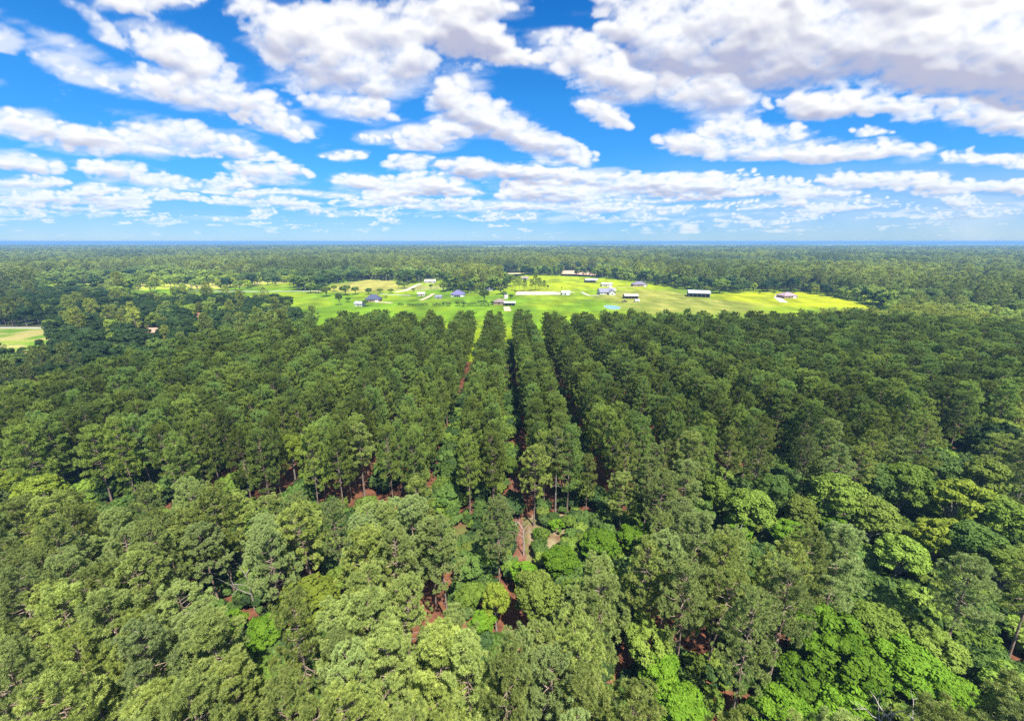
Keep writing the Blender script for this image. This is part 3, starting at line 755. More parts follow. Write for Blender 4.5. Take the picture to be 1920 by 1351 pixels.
# undergrowth below the trees
SRC_SH = [tree_joined("under_%d" % i, SG[i % 2], M[["leaf_dark", "leaf_deep", "leaf_mid", "leaf_dark"][i]], M["bark_grey"]) for i in range(4)]
n = 12000
ux = rs.uniform(-130, 165, n); uy = 16+134*rs.rand(n)**1.4
TT = np.array([(p[0], p[1]) for p in pines]+[(b[0], b[1]) for b in BLP]+[(q[0], q[1]) for q in rows if q[1] < 160])
d2 = np.full(n, 1e9)
for q in TT: d2 = np.minimum(d2, (ux-q[0])**2+(uy-q[1])**2)
hole = np.sqrt(d2)
ok = ((fbm(ux/18, uy/18, 3, 33) > np.where(uy > 82, 0.52, 0.33)) | (hole > 4.2)) & ((np.abs(ux-2.6) > 2.4) | (uy < 60))
for k, rad in KEEP: ok &= np.hypot(ux-k[0], uy-k[1]) > rad*0.45
ux, uy, hole = ux[ok], uy[ok], hole[ok]
# brush in the far gaps between the strips
gn = 2600; gk = rs.randint(-7, 12, gn); gy2 = 92+142*rs.rand(gn); go = 2.6+16.5*gk+rs.normal(size=gn)*1.5
gx2 = RN[0]*go+RD[0]*gy2; keepg = in_plant(gx2, gy2) & ~((gk == 0) & (gy2 < 120))
ux = np.concatenate([ux, gx2[keepg]]); uy = np.concatenate([uy, gy2[keepg]]); hole = np.concatenate([hole, np.full(keepg.sum(), 2.6)])
sz = np.clip(0.3+0.6*rs.rand(len(ux))**1.4+np.clip(hole-2.6, 0, 3)*0.33*(0.5+0.5*rs.rand(len(ux))), 0.3, 1.8)
sz = np.where((uy > 58) & (uy < plant_front(ux)) & (ux < 40), np.minimum(sz, 0.75), sz)
scatter("undergrowth", np.stack([ux, uy, ux*0], 1), rs.rand(len(ux))*6.28, sz, rs.randint(0, 4, len(ux)), SRC_SH, "low green undergrowth on the forest floor", "undergrowth")

# ------------------------------------------------------------------ woods beyond
def grid_pts(y0, y1, step, seed, k=1.34, m=60):
    r2 = np.random.RandomState(seed); out = []
    y = y0
    while y < y1:
        n = int(2*(k*y+m)/step); x = -(k*y+m) + (np.arange(n)+r2.rand(n)*0.85)*step
        out.append(np.stack([x, y+(r2.rand(n)-.5)*step*0.9], 1)); y += step*0.92
    return np.concatenate(out)
def open_ground(x, y, margin=0):
    o = inpoly(x, y, MEADOW) | inpoly(x, y, LFIELD)
    for c in CLEAR+FAR_CLEAR+YARD: o |= inpoly(x, y, c)
    return o
P1 = grid_pts(70, 400, 6.3, 1); P2 = grid_pts(400, 1300, 9.0, 2); P3 = grid_pts(1300, 3700, 15.0, 3)
P = np.concatenate([P1, P2, P3])
x, y = P[:, 0], P[:, 1]
ok = ~open_ground(x, y)
ok &= ~(inpoly(x, y, LITFIELD) & (np.random.RandomState(9).rand(len(x)) < 0.72))
nearwood = (x > -150) & (x < 300) & (y < 245)
ok &= ~in_plant(x, y) & ~((y < plant_front(x)+4) & (x > -140) & (x < 120)) & (y > 62)
ok &= ~((x > -150) & (x < 215) & (y > 225) & (y < 262) & (x < 150))
tp = np.array([to_px(a_, b_, 18) for a_, b_ in P]); ok &= (tp[:, 0] > -120) & (tp[:, 0] < PW+120)
# nothing on the roads
ry = np.array(at(0, 614.5))[1]; ok &= ~((x < at(205, 615)[0]) & (np.abs(y-ry) < 5))
x, y = x[ok], y[ok]; st = np.concatenate([np.full(len(P1), 1.0), np.full(len(P2), 1.22), np.full(len(P3), 1.75)])[ok]
n = len(x)
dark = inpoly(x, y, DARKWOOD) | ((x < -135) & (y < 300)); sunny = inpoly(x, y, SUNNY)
bn = fbm(x/140, y/140, 3, 50); r_ = rs.rand(n)
kind = np.where(bn+0.22*(r_-.5) > 0.56, 1, 0)             # 0 pine, 1 broad, 2 dark, 3 bright
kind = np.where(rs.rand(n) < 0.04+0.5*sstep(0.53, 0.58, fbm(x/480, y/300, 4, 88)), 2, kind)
kind = np.where((y > 2700+300*(bn-.5)) & (x > -900) & (rs.rand(n) < .7), 2, kind); kind = np.where(rs.rand(n) < 0.035, 3, kind)  # darker kind far off stands in for bands of cloud shadow
kind = np.where(dark, np.where(r_ < 0.80, 2, np.where(r_ < 0.90, 0, 1)), kind)  # left woods mostly of the darkened kind, imitating cloud shade
kind = np.where(sunny, np.where(r_ < 0.62, 3, np.where(r_ < .93, 1, 2)), kind)  # brighter leaf kind paints the sunlit band
edge = ~open_ground(x, y) & (open_ground(x, y-14) | open_ground(x-12, y-6) | open_ground(x+12, y-6)) & (y > 300) & (y < 900)
kind = np.where(edge, np.where(r_ < 0.55, 1, np.where(r_ < 0.9, 2, 3)), kind)
scl = (0.70+0.62*rs.rand(n)**1.3)*np.where(kind == 3, 0.85, 1)
scl *= np.where(y < 240, 0.9, 1.0)
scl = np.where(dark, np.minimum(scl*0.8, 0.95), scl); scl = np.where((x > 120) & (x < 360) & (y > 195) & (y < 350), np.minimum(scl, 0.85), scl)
low_ = np.zeros(n, bool)
for t_ in (0.87, 0.94): low_ |= inpoly(x/t_, y/t_, LFIELD)
scl = np.where(low_, scl*0.5, scl)      # young growth in front of the left field
names = {0: ("pine_forest", MIDP, "forest of pale green pines stretching back to the horizon"), 1: ("broadleaf_forest", MIDB, "lighter broadleaved woods mixed into the far pine forest"),
         2: ("dark_forest", MIDD, "dark green woods, darkened for cloud shade, left of the plantation and far off"), 3: ("bright_forest", MIDY, "yellow-green trees, coloured as sunlit, scattered through the woods")}
for kd, (nm, src, lab) in names.items():
    s = kind == kd; m_ = int(s.sum())
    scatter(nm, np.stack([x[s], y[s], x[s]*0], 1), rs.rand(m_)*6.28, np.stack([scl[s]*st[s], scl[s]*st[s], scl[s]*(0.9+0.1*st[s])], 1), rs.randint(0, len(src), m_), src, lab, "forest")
print("forest instances", n)
# beyond: the canopy of the far forest as one rough sheet
M["canopy"] = noisy("far_canopy", (0.022, 0.05, 0.02), (0.20, 0.27, 0.10), 0.0009, 0.9, 10, 0.05, 0.44, 0.62)  # dark tone imitates far cloud shadow besides giving forest texture
nr, na = 170, 900
rr = 3550*np.exp(np.linspace(0, math.log(48000/3550), nr)); aa = np.linspace(-R(62), R(62), na)
gr, ga = np.meshgrid(rr, aa, indexing="ij")
gx, gy = gr*np.sin(ga), gr*np.cos(ga)
gz = 13 + 9*(vnoise(gx/14, gy/40, 3)-.5) + 9*(fbm(gx/420, gy/700, 3, 8)-.4)
opn = np.zeros(gx.shape, bool)
for c in FAR_CLEAR: opn |= inpoly(gx, gy, c)
gz = np.where(opn | (gr < 3600), -0.5, gz)
idx = np.arange(nr*na).reshape(nr, na)
f = np.stack([idx[:-1, 1:], idx[:-1, :-1], idx[1:, :-1], idx[1:, 1:]], -1).reshape(-1)
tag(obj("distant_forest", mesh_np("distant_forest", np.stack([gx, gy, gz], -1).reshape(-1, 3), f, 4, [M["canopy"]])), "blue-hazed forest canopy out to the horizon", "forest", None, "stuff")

# ------------------------------------------------------------------ trees of the farmsteads
FT = [ # foot in the photo, height px, width px, kind, label
 (908, 566, 25, 25, "leaf_dark", "dark round tree left of the brown ranch house"),
 (923, 572, 9, 9, "leaf_dark", "small dark bush tree between the round tree and the ranch house"),
 (1349, 550, 29, 34, "leaf_mid", "broad shade tree behind the big metal barn"),
 (1382, 549, 17, 26, "leaf_dark", "low dark tree right of the broad shade tree"),
 (1324, 550, 15, 17, "leaf_yellow", "bright yellow-green tree just left of the broad shade tree"),
 (648, 553, 20, 24, "leaf_mid", "olive tree in the tan pasture, leftmost of its line"),
 (667, 552, 16, 18, "leaf_mid", "olive tree in the tan pasture, second of its line"),
 (691, 552, 13, 16, "leaf_dark", "dark tree in the tan pasture, third of its line"),
 (713, 550, 10, 15, "leaf_mid", "small tree in the tan pasture, fourth of its line"),
 (733, 550, 10, 14, "leaf_mid", "small tree in the tan pasture, last of its line at right"),
 (637, 572, 25, 15, "leaf_dark", "dark tree at the left corner of the green meadow"),
 (653, 566, 10, 12, "leaf_bright", "bright bush tree at the left corner of the meadow"),
 (686, 574, 13, 14, "leaf_dark", "dark tree against the left wall of the navy roofed house"),
 (808, 541, 9, 9, "leaf_dark", "small round tree on the sandy rise"),
 (758, 541, 13, 20, "leaf_mid", "bright tree at the edge of the sandy track"),
 (748, 541, 17, 10, "leaf_dark", "dark tree at the edge of the sandy track"),
 (843, 574, 9, 9, "leaf_mid", "rounded shrub tree in the hedge line, leftmost of three"),
 (857, 574, 11, 9, "leaf_mid", "rounded shrub tree in the hedge line, middle of three"),
 (869, 575, 12, 11, "leaf_mid", "rounded shrub tree in the hedge line, rightmost of three"),
 (831, 573, 7, 6, "leaf_dark", "dark little shrub at the left end of the hedge trees"),
 (1451, 552, 7, 8, "leaf_dark", "dark bush in the yellow field near the mauve roof"),
 (1424, 551, 5, 5, "leaf_dark", "tiny bush in the yellow field, left of the dark one"),
 (1475, 549, 10, 9, "leaf_bright", "bright tree behind the mauve roofed house at left"),
 (1490, 549, 9, 9, "leaf_bright", "bright tree behind the mauve roofed house at right"),
 (1027, 542, 9, 5, "leaf_dark", "small dark tree at the right end of the meadow clump"),
 (945, 558, 13, 14, "leaf_dark", "dark tree behind the brown ranch house"),
 (938, 552, 16, 16, "leaf_mid", "green tree above the brown ranch house"),
 (958, 560, 9, 10, "leaf_dark", "dark tree behind the white carport"),
 (912, 545, 16, 16, "leaf_mid", "pale green tree behind the dark round tree"),
 (612, 556, 20, 22, "leaf_mid", "olive tree at the left end of the green meadow, nearest the dark woods"),
 (598, 550, 18, 20, "leaf_dark", "dark tree beside the pale road at the meadow's left end"),
 (583, 549, 20, 22, "leaf_mid", "broad green tree standing by the pale road left of the tan pasture"),
 (627, 546, 12, 14, "leaf_yellow", "yellowish tree in the corner of the tan pasture"),
 (880, 549, 26, 22, "leaf_dark", "tall dark tree behind the violet roofed house on its right"),
 (866, 548, 22, 20, "leaf_mid", "green tree right behind the violet roofed house"),
 (832, 547, 20, 18, "leaf_mid", "green tree behind the violet roofed house on its left"),
 (897, 549, 20, 18, "leaf_yellow", "light green tree between violet roofed house and dark round tree"),
 (775, 547, 8, 9, "leaf_dark", "low dark bush in front of the sandy track"),
 (724, 559, 6, 7, "leaf_mid", "small bush on the lawn right of the navy roofed house"),
]
def px_scale(px, py): x, y = at(px, py); return (y*cP + CAM_H*sP)/FPX
BX = [at(p[0], p[1]) for p in FT]
for i, (px, py, hp, wp, kind, lab) in enumerate(FT):
    x, y = at(px, py); s = px_scale(px, py); v = i % 4
    bh, br = [(16, 5.0), (15, 4.4), (17, 5.4), (14, 4.2)][v]
    make_tree("broadleaf_tree", BROAD[kind][v], x, y, i*1.3, wp*s/2/br, lab, "tree", "trees of the farmsteads", hp*s*1.02/bh)
PT = [(974, 547, 28), (984, 546, 24), (996, 546, 22), (1004, 545, 30), (1012, 544, 22), (1020, 543, 17), (966, 545, 26), (930, 541, 26), (922, 545, 22), (950, 541, 22), (884, 546, 30), (872, 545, 28), (862, 546, 32), (895, 545, 24),
      (1053, 544, 7), (1048, 518, 14), (1035, 520, 12), (1080, 518, 13), (1098, 519, 14)]
for i, (px, py, hp) in enumerate(sorted(PT)):
    x, y = at(px, py); s = px_scale(px, py); v = i % 6
    make_tree("farm_pine", ROW[v], x, y, i*1.9, hp*s/20*1.15, "dark pine at the meadow, %s from left of the scattered meadow pines" % nth(i), "pine tree", "pines scattered round the meadow", hp*s/20)
# ------------------------------------------------------------------ farm buildings
def shingle(name, c1, c2): return noisy(name, c1, c2, 1.6, 0.8, 8, 0.2)
M["navy"] = shingle("navy_shingles", (0.045, 0.055, 0.10), (0.085, 0.095, 0.15))
M["violet"] = shingle("blue_violet_shingles", (0.10, 0.09, 0.20), (0.16, 0.145, 0.28))
M["greyroof"] = shingle("grey_shingles", (0.15, 0.15, 0.19), (0.25, 0.25, 0.30))
M["slate"] = shingle("slate_shingles", (0.12, 0.11, 0.14), (0.22, 0.20, 0.24))
M["mauve"] = shingle("mauve_shingles", (0.26, 0.18, 0.20), (0.37, 0.27, 0.29))
M["brownroof"] = shingle("brown_shingles", (0.16, 0.12, 0.11), (0.26, 0.21, 0.19))
M["redroof"] = shingle("rust_roof", (0.30, 0.11, 0.07), (0.44, 0.20, 0.13))
M["pinkroof"] = shingle("faded_pink_roof", (0.30, 0.19, 0.14), (0.40, 0.27, 0.20))
M["whitemetal"] = ribbed("white_metal_roof", (0.50, 0.50, 0.50), (0.62, 0.62, 0.62))
M["galv"] = ribbed("galvanised_roof", (0.30, 0.32, 0.345), (0.42, 0.44, 0.465))
M["tanmetal"] = ribbed("tan_metal_roof", (0.38, 0.345, 0.285), (0.50, 0.46, 0.39))
M["cream"] = ribbed("cream_siding", (0.42, 0.38, 0.32), (0.52, 0.48, 0.42), 20, 0.7, 0.2, 2)
M["white"] = ribbed("white_siding", (0.46, 0.46, 0.45), (0.56, 0.56, 0.55), 20, 0.7, 0.2, 2)
M["greywall"] = ribbed("grey_siding", (0.30, 0.30, 0.32), (0.42, 0.42, 0.44), 20, 0.7, 0.2, 2)
M["brick"] = noisy("brown_brick", (0.25, 0.15, 0.11), (0.38, 0.25, 0.19), 3.0, 0.85)
M["trim"] = mat("white_trim", (0.75, 0.75, 0.73), 0.5)
M["door"] = mat("dark_door", (0.10, 0.06, 0.045), 0.5)
M["glass"] = mat("window_glass", (0.03, 0.04, 0.05), 0.08, 0.6)
M["post"] = noisy("timber_post", (0.22, 0.16, 0.11), (0.34, 0.27, 0.20), 3.0)
M["tyre"] = mat("rubber", (0.02, 0.02, 0.02), 0.8)

def roof_mb(w, d, z, rise, oh, hip, thick=0.18, shed=False):
    """gable, hip or one-slope roof of real thickness over a w x d plan, ridge along x"""
    X, Y = w/2+oh, d/2+oh; zd = z - oh*rise/(d/2)
    mb = MB()
    for dz, flip in ((thick, False), (0, True)):
        b = len(mb.v)
        if shed:
            vs = [(-X, -Y, z), (X, -Y, z), (X, Y, z+rise), (-X, Y, z+rise)]; fs = [(0, 1, 2, 3)]
        else:
            rx = X - (Y if hip else 0)
            rx = max(rx, 0.3)
            vs = [(-X, -Y, zd), (X, -Y, zd), (X, Y, zd), (-X, Y, zd), (-rx, 0, z+rise), (rx, 0, z+rise)]
            fs = [(0, 1, 5, 4), (2, 3, 4, 5)] + ([(1, 2, 5), (3, 0, 4)] if hip else [])
        mb.add([(a, b_, c+dz) for a, b_, c in vs], [tuple(reversed(q)) if flip else q for q in fs])
    n = 4 if shed else 6
    edges = [(0, 1), (1, 2), (2, 3), (3, 0)] if (shed or hip) else [(0, 1), (1, 5), (5, 2), (2, 3), (3, 4), (4, 0)]
    for a, b_ in edges: mb.f.append((a+n, b_+n, b_, a))
    return mb

def window(parent, x, y, z, w, h, ny):
    """window on the wall plane y, facing ny (-1 front, +1 back)"""
    f = MB(); o = 0.06*ny
    y0, y1 = sorted((y, y+o))
    t = 0.10
    f.box(x-w/2-t, y0, z-t, x+w/2+t, y1, z); f.box(x-w/2-t, y0, z+h, x+w/2+t, y1, z+h+t)
    f.box(x-w/2-t, y0, z, x-w/2, y1, z+h); f.box(x+w/2, y0, z, x+w/2+t, y1, z+h)
    fr = f.build("window", M["trim"], parent)
    y0, y1 = sorted((y+0.004*ny, y+0.03*ny))
    MB().box(x-w/2, y0, z, x+w/2, y1, z+h).build("pane", M["glass"], fr)

def house(name, label, cat, px, py, wpx, d, h, rise, roofm, wallm, rz=0, hip=False, wins=3, garage=False, chimney=False, porch=False, wing=None, group="farm buildings beyond the pines"):
    x, y = at(px, py); s = px_scale(px, py); w = wpx*s
    t = thing(name, label, cat, (x, y+d*0.4, 0), rz, group)
    wm = MB()
    wm.box(-w/2, -d/2, 0, w/2, d/2, h)
    if not hip:      # gable triangles, a little inside the roof
        for sx in (-1, 1):
            X = sx*w/2
            wm.add([(X, -d/2, h), (X, d/2, h), (X, 0, h+rise-0.02), (X-sx*0.2, -d/2, h), (X-sx*0.2, d/2, h), (X-sx*0.2, 0, h+rise-0.02)],
                   [(0, 1, 2), (3, 5, 4), (0, 2, 5, 3), (1, 4, 5, 2)])
    wm.build("wall", wallm, t)
    rf = roof_mb(w, d, h+0.02, rise, 0.5, hip).build("roof", roofm, t)
    if chimney: MB().box(w*0.2, -0.5+d*.1, h+rise*0.4, w*0.2+0.9, 0.5+d*.1, h+rise+0.9).build("chimney", M["brick"], rf)
    f = -d/2
    if garage:
        g = MB().box(w/2-4.4, f-0.06, 0.05, w/2-1.2, f, 2.4).build("garage_door", M["trim"], t)
    dx = 0.0 if not garage else -w*0.1
    dr = MB().box(dx-0.5, f-0.06, 0.05, dx+0.5, f, 2.1).build("door", M["door"], t)
    MB().box(dx+0.32, f-0.12, 1.0, dx+0.42, f-0.061, 1.1).build("handle", M["trim"], dr)
    for i in range(wins):
        wx = -w/2 + (i+0.5)*w/wins
        if abs(wx-dx) < 1.6: wx += 2.1 if wx+2.1 < w/2-1 else -2.1
        if garage and wx > w/2-5.4: continue
        window(t, wx, f, 0.95, 1.2, 1.2, -1)
    if porch:
        p = roof_mb(w*0.5, 2.6, h-0.25, 0.35, 0.1, False, 0.12, True); p.v = [(a, b+f-1.45, c-0.35) for a, b, c in p.v]
        p.build("porch_roof", roofm, t)
        for k in range(4):
            q = -w*0.25+0.2+k*(w*0.5-0.4)/3
            MB().box(q-0.08, f-2.6, 0, q+0.08, f-2.44, h-0.55).build("post", M["trim"], t)
    if wing:        # a cross wing with its own gable towards the viewer: x offset, width, length
        ox, ww, ll = wing
        MB().box(ox-ww/2, f-ll, 0, ox+ww/2, f-0.003, h-0.06).add(
            [(ox-ww/2, f-ll, h-0.06), (ox+ww/2, f-ll, h-0.06), (ox, f-ll, h+rise*0.75), (ox-ww/2, f-ll+.2, h-0.06), (ox+ww/2, f-ll+.2, h-0.06), (ox, f-ll+.2, h+rise*.75)],
            [(0, 1, 2), (3, 5, 4), (0, 2, 5, 3), (1, 4, 5, 2)]).build("wing_wall", wallm, t)
        r = roof_mb(ll+d*0.5, ww, h-0.03, rise*0.78, 0.4, False)
        r.v = [(ox-b, f-ll/2+d*0.25-0.2+a, c) for a, b, c in r.v]
        r.build("wing_roof", roofm, t)
        window(t, ox, f-ll, 1.0, 1.4, 1.3, -1)
    return t

def pole_barn(label, px, py, wpx, d, h, rise, roofm, rz=0, walls=(), nposts=5, group="farm buildings beyond the pines", name="pole_barn", cat="barn"):
    """open shed on posts: roof, posts, beams and, where the photo shows them, side walls"""
    x, y = at(px, py); s = px_scale(px, py); w = wpx*s
    t = thing(name, label, cat, (x, y+d*0.4, 0), rz, group)
    roof_mb(w, d, h, rise, 0.6, False, 0.15).build("roof", roofm, t)
    for i in range(nposts):
        for sy in (-1, 1):
            qx = -w/2+0.3+i*(w-0.6)/(nposts-1); MB().box(qx-0.12, sy*(d/2-0.2)-0.12, 0, qx+0.12, sy*(d/2-0.2)+0.12, h-0.05).build("post", M["post"], t)
    for sy in (-1, 1): MB().box(-w/2, sy*(d/2-0.2)-0.10, h-0.36, w/2, sy*(d/2-0.2)+0.10, h-0.06).build("beam", M["post"], t)
    for k in walls:
        if k == "back": MB().box(-w/2, d/2-0.05, 0.05, w/2, d/2+0.05, h-0.02).build("wall", M["greywall"], t)
        if k == "left": MB().box(-w/2-0.05, -d/2, 0.05, -w/2+0.05, d/2-0.06, h-0.02).build("wall", M["greywall"], t)
        if k == "right": MB().box(w/2-0.05, -d/2, 0.05, w/2+0.05, d/2-0.06, h-0.02).build("wall", M["greywall"], t)
    return t

H = "house"
house("house", "house with a steep navy hip roof at the left of the meadow", H, 698, 566, 27, 11, 2.9, 4.2, M["navy"], M["brick"], 0.05, True, 4, True, True)
house("shed", "small pale grey shed left of the navy roofed house", "shed", 673, 574, 15, 6, 2.6, 1.6, M["galv"], M["white"], -0.15, False, 1)
house("house", "small beige house by the slanting dirt drive", H, 789, 555, 13, 7, 2.6, 1.5, M["tanmetal"], M["cream"], 0.2, False, 3)
house("shed", "low grey shed on the lawn left of the violet roofed house", "shed", 822, 560, 12, 6, 2.2, 1.3, M["greyroof"], M["greywall"], 0, False, 1)
house("house", "white walled house with a blue violet hip roof", H, 858, 556, 25, 11, 2.8, 3.6, M["violet"], M["white"], 0.0, True, 4, True, False, True)
house("house", "brown brick ranch house beside the white carport", H, 936, 571, 22, 10, 2.7, 2.2, M["brownroof"], M["brick"], -0.05, True, 4, False, True)
pole_barn("white roofed open carport beside the brown ranch house", 956, 573, 20, 6.5, 2.9, 0.7, M["whitemetal"], 0.0, ("back",), 4, name="carport", cat="carport")
house("house", "pale house far back on the sandy rise", H, 806, 531, 20, 9, 2.8, 2.4, M["tanmetal"], M["cream"], 0.1, False, 4)
house("shed", "white shed with dark open bays at the end of the arena", "shed", 1061, 553, 15, 7, 2.8, 1.7, M["whitemetal"], M["white"], 0.05, False, 2, True)
pole_barn("long white roofed pole barn at the back of the meadow", 1109, 530, 22, 13, 3.9, 1.6, M["whitemetal"], 0, ("back",), 6)
house("garage", "cream garage building behind the grey gabled house", "garage", 1138, 537, 20, 9, 3.0, 1.7, M["tanmetal"], M["cream"], 0.0, False, 2, True)
house("house", "grey gabled house with a cross wing in the middle of the meadow", H, 1137, 552, 27, 12, 2.9, 3.6, M["greyroof"], M["white"], 0.08, False, 4, False, True, False, (4.5, 7, 5))
house("house", "wide house with a slate hip roof near the meadow tree line", H, 1200, 537, 26, 12, 2.9, 3.4, M["slate"], M["brick"], -0.04, True, 5, True)
pole_barn("tan roofed open barn right of the grey gabled house", 1184, 560, 25, 10, 3.1, 1.5, M["tanmetal"], -0.05, ("back", "right"), 5)
pole_barn("big grey metal barn with an open dark end by the shade tree", 1314, 557, 37, 17, 4.4, 2.3, M["galv"], -0.30, ("back", "right"), 6)
house("house", "mauve roofed house near the right end of the meadow", H, 1480, 559, 26, 12, 2.8, 3.0, M["mauve"], M["brick"], 0.1, True, 4, True)
house("house", "house with a rust red roof hidden in the dark woods at left", H, 376, 601, 19, 8, 2.9, 2.3, M["redroof"], M["cream"], -0.3, False, 3)
house("house", "low house with a faded pink roof among trees at left", H, 288, 630, 26, 8, 2.7, 2.0, M["pinkroof"], M["greywall"], 0.1, False, 3)
house("house", "pale farmhouse in the bare clearing behind the meadow pines", H, 946, 521, 14, 9, 2.8, 2.2, M["brownroof"], M["cream"], 0.1, False, 3)
house("shed", "small grey shed in the dry patch behind the meadow clump", "shed", 984, 524, 13, 7, 2.4, 1.5, M["mauve"], M["greywall"], 0, False, 1)
house("house", "grey roofed house half hidden behind the dark round tree", H, 916, 545, 15, 9, 2.8, 2.4, M["greyroof"], M["greywall"], 0, True, 3)
# box trailer
tx, ty = at(1194, 566)
t = thing("trailer", "small white box trailer parked beside the tan barn", "trailer", (tx, ty, 0), 0.1, None)
MB().box(-2.6, -1.1, 0.55, 2.6, 1.1, 2.7).build("box", M["white"], t)
MB().box(-3.9, -0.08, 0.45, -2.6, 0.08, 0.57).build("tow_bar", M["galv"], t)
MB().box(2.601, -0.9, 0.7, 2.64, 0.9, 2.55).build("door", M["trim"], t)
for sy in (-1, 1):
    for wx in (-0.45, 0.45):
        wmb = MB(); wmb.tube([(wx, sy*1.12, 0.36), (wx, sy*1.34, 0.36)], [0.36, 0.36], 14)
        b = len(wmb.v); wmb.f += [tuple(range(b-14, b)), tuple(reversed(range(b-28, b-14)))]
        wmb.build("wheel", M["tyre"], t)
tx, ty = at(1171, 566)
t = thing("pickup_truck", "dark pickup truck parked in front of the tan barn", "pickup", (tx, ty, 0), 0.05, None)
M["carpaint"] = mat("dark_paint", (0.04, 0.045, 0.05), 0.3, 0.5)
MB().add([(-2.7, -.95, .5), (2.7, -.95, .5), (2.7, .95, .5), (-2.7, .95, .5), (-2.7, -.95, 1.1), (2.6, -.9, 1.05), (2.6, .9, 1.05), (-2.7, .95, 1.1)],
         [(0, 3, 2, 1), (4, 5, 6, 7), (0, 1, 5, 4), (1, 2, 6, 5), (2, 3, 7, 6), (3, 0, 4, 7)]).build("body", M["carpaint"], t)
cb = MB().add([(-.5, -.88, 1.08), (1.5, -.88, 1.08), (1.5, .88, 1.08), (-.5, .88, 1.08), (-.3, -.72, 1.75), (.8, -.72, 1.75), (.8, .72, 1.75), (-.3, .72, 1.75)],
              [(4, 5, 6, 7), (0, 1, 5, 4), (1, 2, 6, 5), (2, 3, 7, 6), (3, 0, 4, 7)]).build("cab", M["carpaint"], t)
MB().add([(0.0, -.895, 1.15), (1.2, -.895, 1.15), (.8, -.76, 1.66), (-.15, -.76, 1.66)], [(0, 1, 2, 3)]).build("window", M["glass"], cb)
for sy in (-1, 1):
    for wx in (-1.7, 1.75):
        wmb = MB(); wmb.tube([(wx, sy*0.8, 0.38), (wx, sy*1.0, 0.38)], [0.38, 0.38], 14)
        b = len(wmb.v); wmb.f += [tuple(range(b-14, b)), tuple(reversed(range(b-28, b-14)))]
        wmb.build("wheel", M["tyre"], t)
# hedge along the front of the lawns
def hedge(label, p0, p1, h, w, m, seed):
    a, b = np.array(at(*p0)), np.array(at(*p1)); L = np.linalg.norm(b-a); r2 = np.random.RandomState(seed)
    t = thing("hedge", label, "hedge", (a[0], a[1], 0), math.atan2(b[1]-a[1], b[0]-a[0]))
    n = int(L/1.1); c = []; rad = []
    for i in range(n):
        if fbm(np.float32(i*0.23), np.float32(seed*3.3), 2, seed) < 0.40: continue
        hh = h*(0.6+0.7*r2.rand()); c.append((i*L/n, r2.normal()*0.3, hh*0.55)); rad.append(hh*0.55)
    v, f, tn = leaf_quads(np.array(c), np.tile([0, 0, 1.0], (len(c), 1)), r2, 60, np.array(rad), 0.6, 1.0)
    obj("foliage", mesh_np("hedge_leaves", v, f, 4, [m], tn), t)
    mb = MB()
    for q in c: mb.tube([(q[0], q[1], 0), (q[0], q[1], q[2])], [0.06, 0.03], 4)
    mb.build("stem", M["bark_grey"], t)
hedge("thin broken hedge along the front of the lawns, left half", (726, 573), (828, 573), 2.2, 1.5, M["leaf_dark"], 3)
hedge("denser dark hedge running on to the brown ranch house", (832, 573), (922, 574), 3.2, 2.2, M["leaf_dark"], 4)

# ------------------------------------------------------------------ clouds overhead (their shade lies on the pines) and the air
sd = np.array([math.sin(SUN_AZ)*math.cos(SUN_EL), math.cos(SUN_AZ)*math.cos(SUN_EL), math.sin(SUN_EL)])
mc = bpy.data.materials.new("cloud_vapour"); mc.use_nodes = True
N = mc.node_tree.nodes; L = mc.node_tree.links; N.remove(N["Principled BSDF"])
pv = N.new("ShaderNodeVolumePrincipled"); pv.inputs["Color"].default_value = (1, 1, 1, 1); pv.inputs["Density"].default_value = CLOUD_DENSITY
L.new(pv.outputs[0], N["Material Output"].inputs["Volume"])
def overhead_cloud(gx, gy, rx, ry, rz_, rot, label, seed):
    z = 760.0; x, y = gx + sd[0]/sd[2]*z, gy + sd[1]/sd[2]*z
    n, m_ = 96, 32; v = []
    for j in range(m_+1):
        th = PI*j/m_
        for i in range(n):
            ph = 2*PI*i/n
            d = np.array([math.sin(th)*math.cos(ph), math.sin(th)*math.sin(ph), math.cos(th)])
            w = 0.72+0.55*float(fbm(np.float32(d[0]*2.2+9), np.float32(d[1]*2.2+d[2]), 4, seed))
            v.append((d[0]*rx*w, d[1]*ry*w, d[2]*rz_*w*(1 if d[2] > 0 else 0.45)))
    f = []
    for j in range(m_):
        for i in range(n):
            i2 = (i+1) % n; f.append((j*n+i, (j+1)*n+i, (j+1)*n+i2, j*n+i2))
    o = MB().add(v, f).build("cloud", mc, None, True); o.location = (x, y, z); o.rotation_euler = (0, 0, rot)
    return tag(o, label, None, None, "structure")
for i, c in enumerate(SHADE): overhead_cloud(*c, "white cumulus cloud overhead", 60+i)

mh = bpy.data.materials.new("haze_air"); mh.use_nodes = True
N = mh.node_tree.nodes; L = mh.node_tree.links; N.remove(N["Principled BSDF"])
pv = N.new("ShaderNodeVolumePrincipled"); pv.inputs["Color"].default_value = (*HAZE_COL, 1); pv.inputs["Density"].default_value = HAZE_D; pv.inputs["Anisotropy"].default_value = 0.0
L.new(pv.outputs[0], N["Material Output"].inputs["Volume"])
if HAZE_D > 0:
    hz = MB().box(-62000, -3500, -1.2, 62000, 61000, 62.0).build("haze", mh); tag(hz, "thin blue haze over the far forest", "haze", None, "stuff")

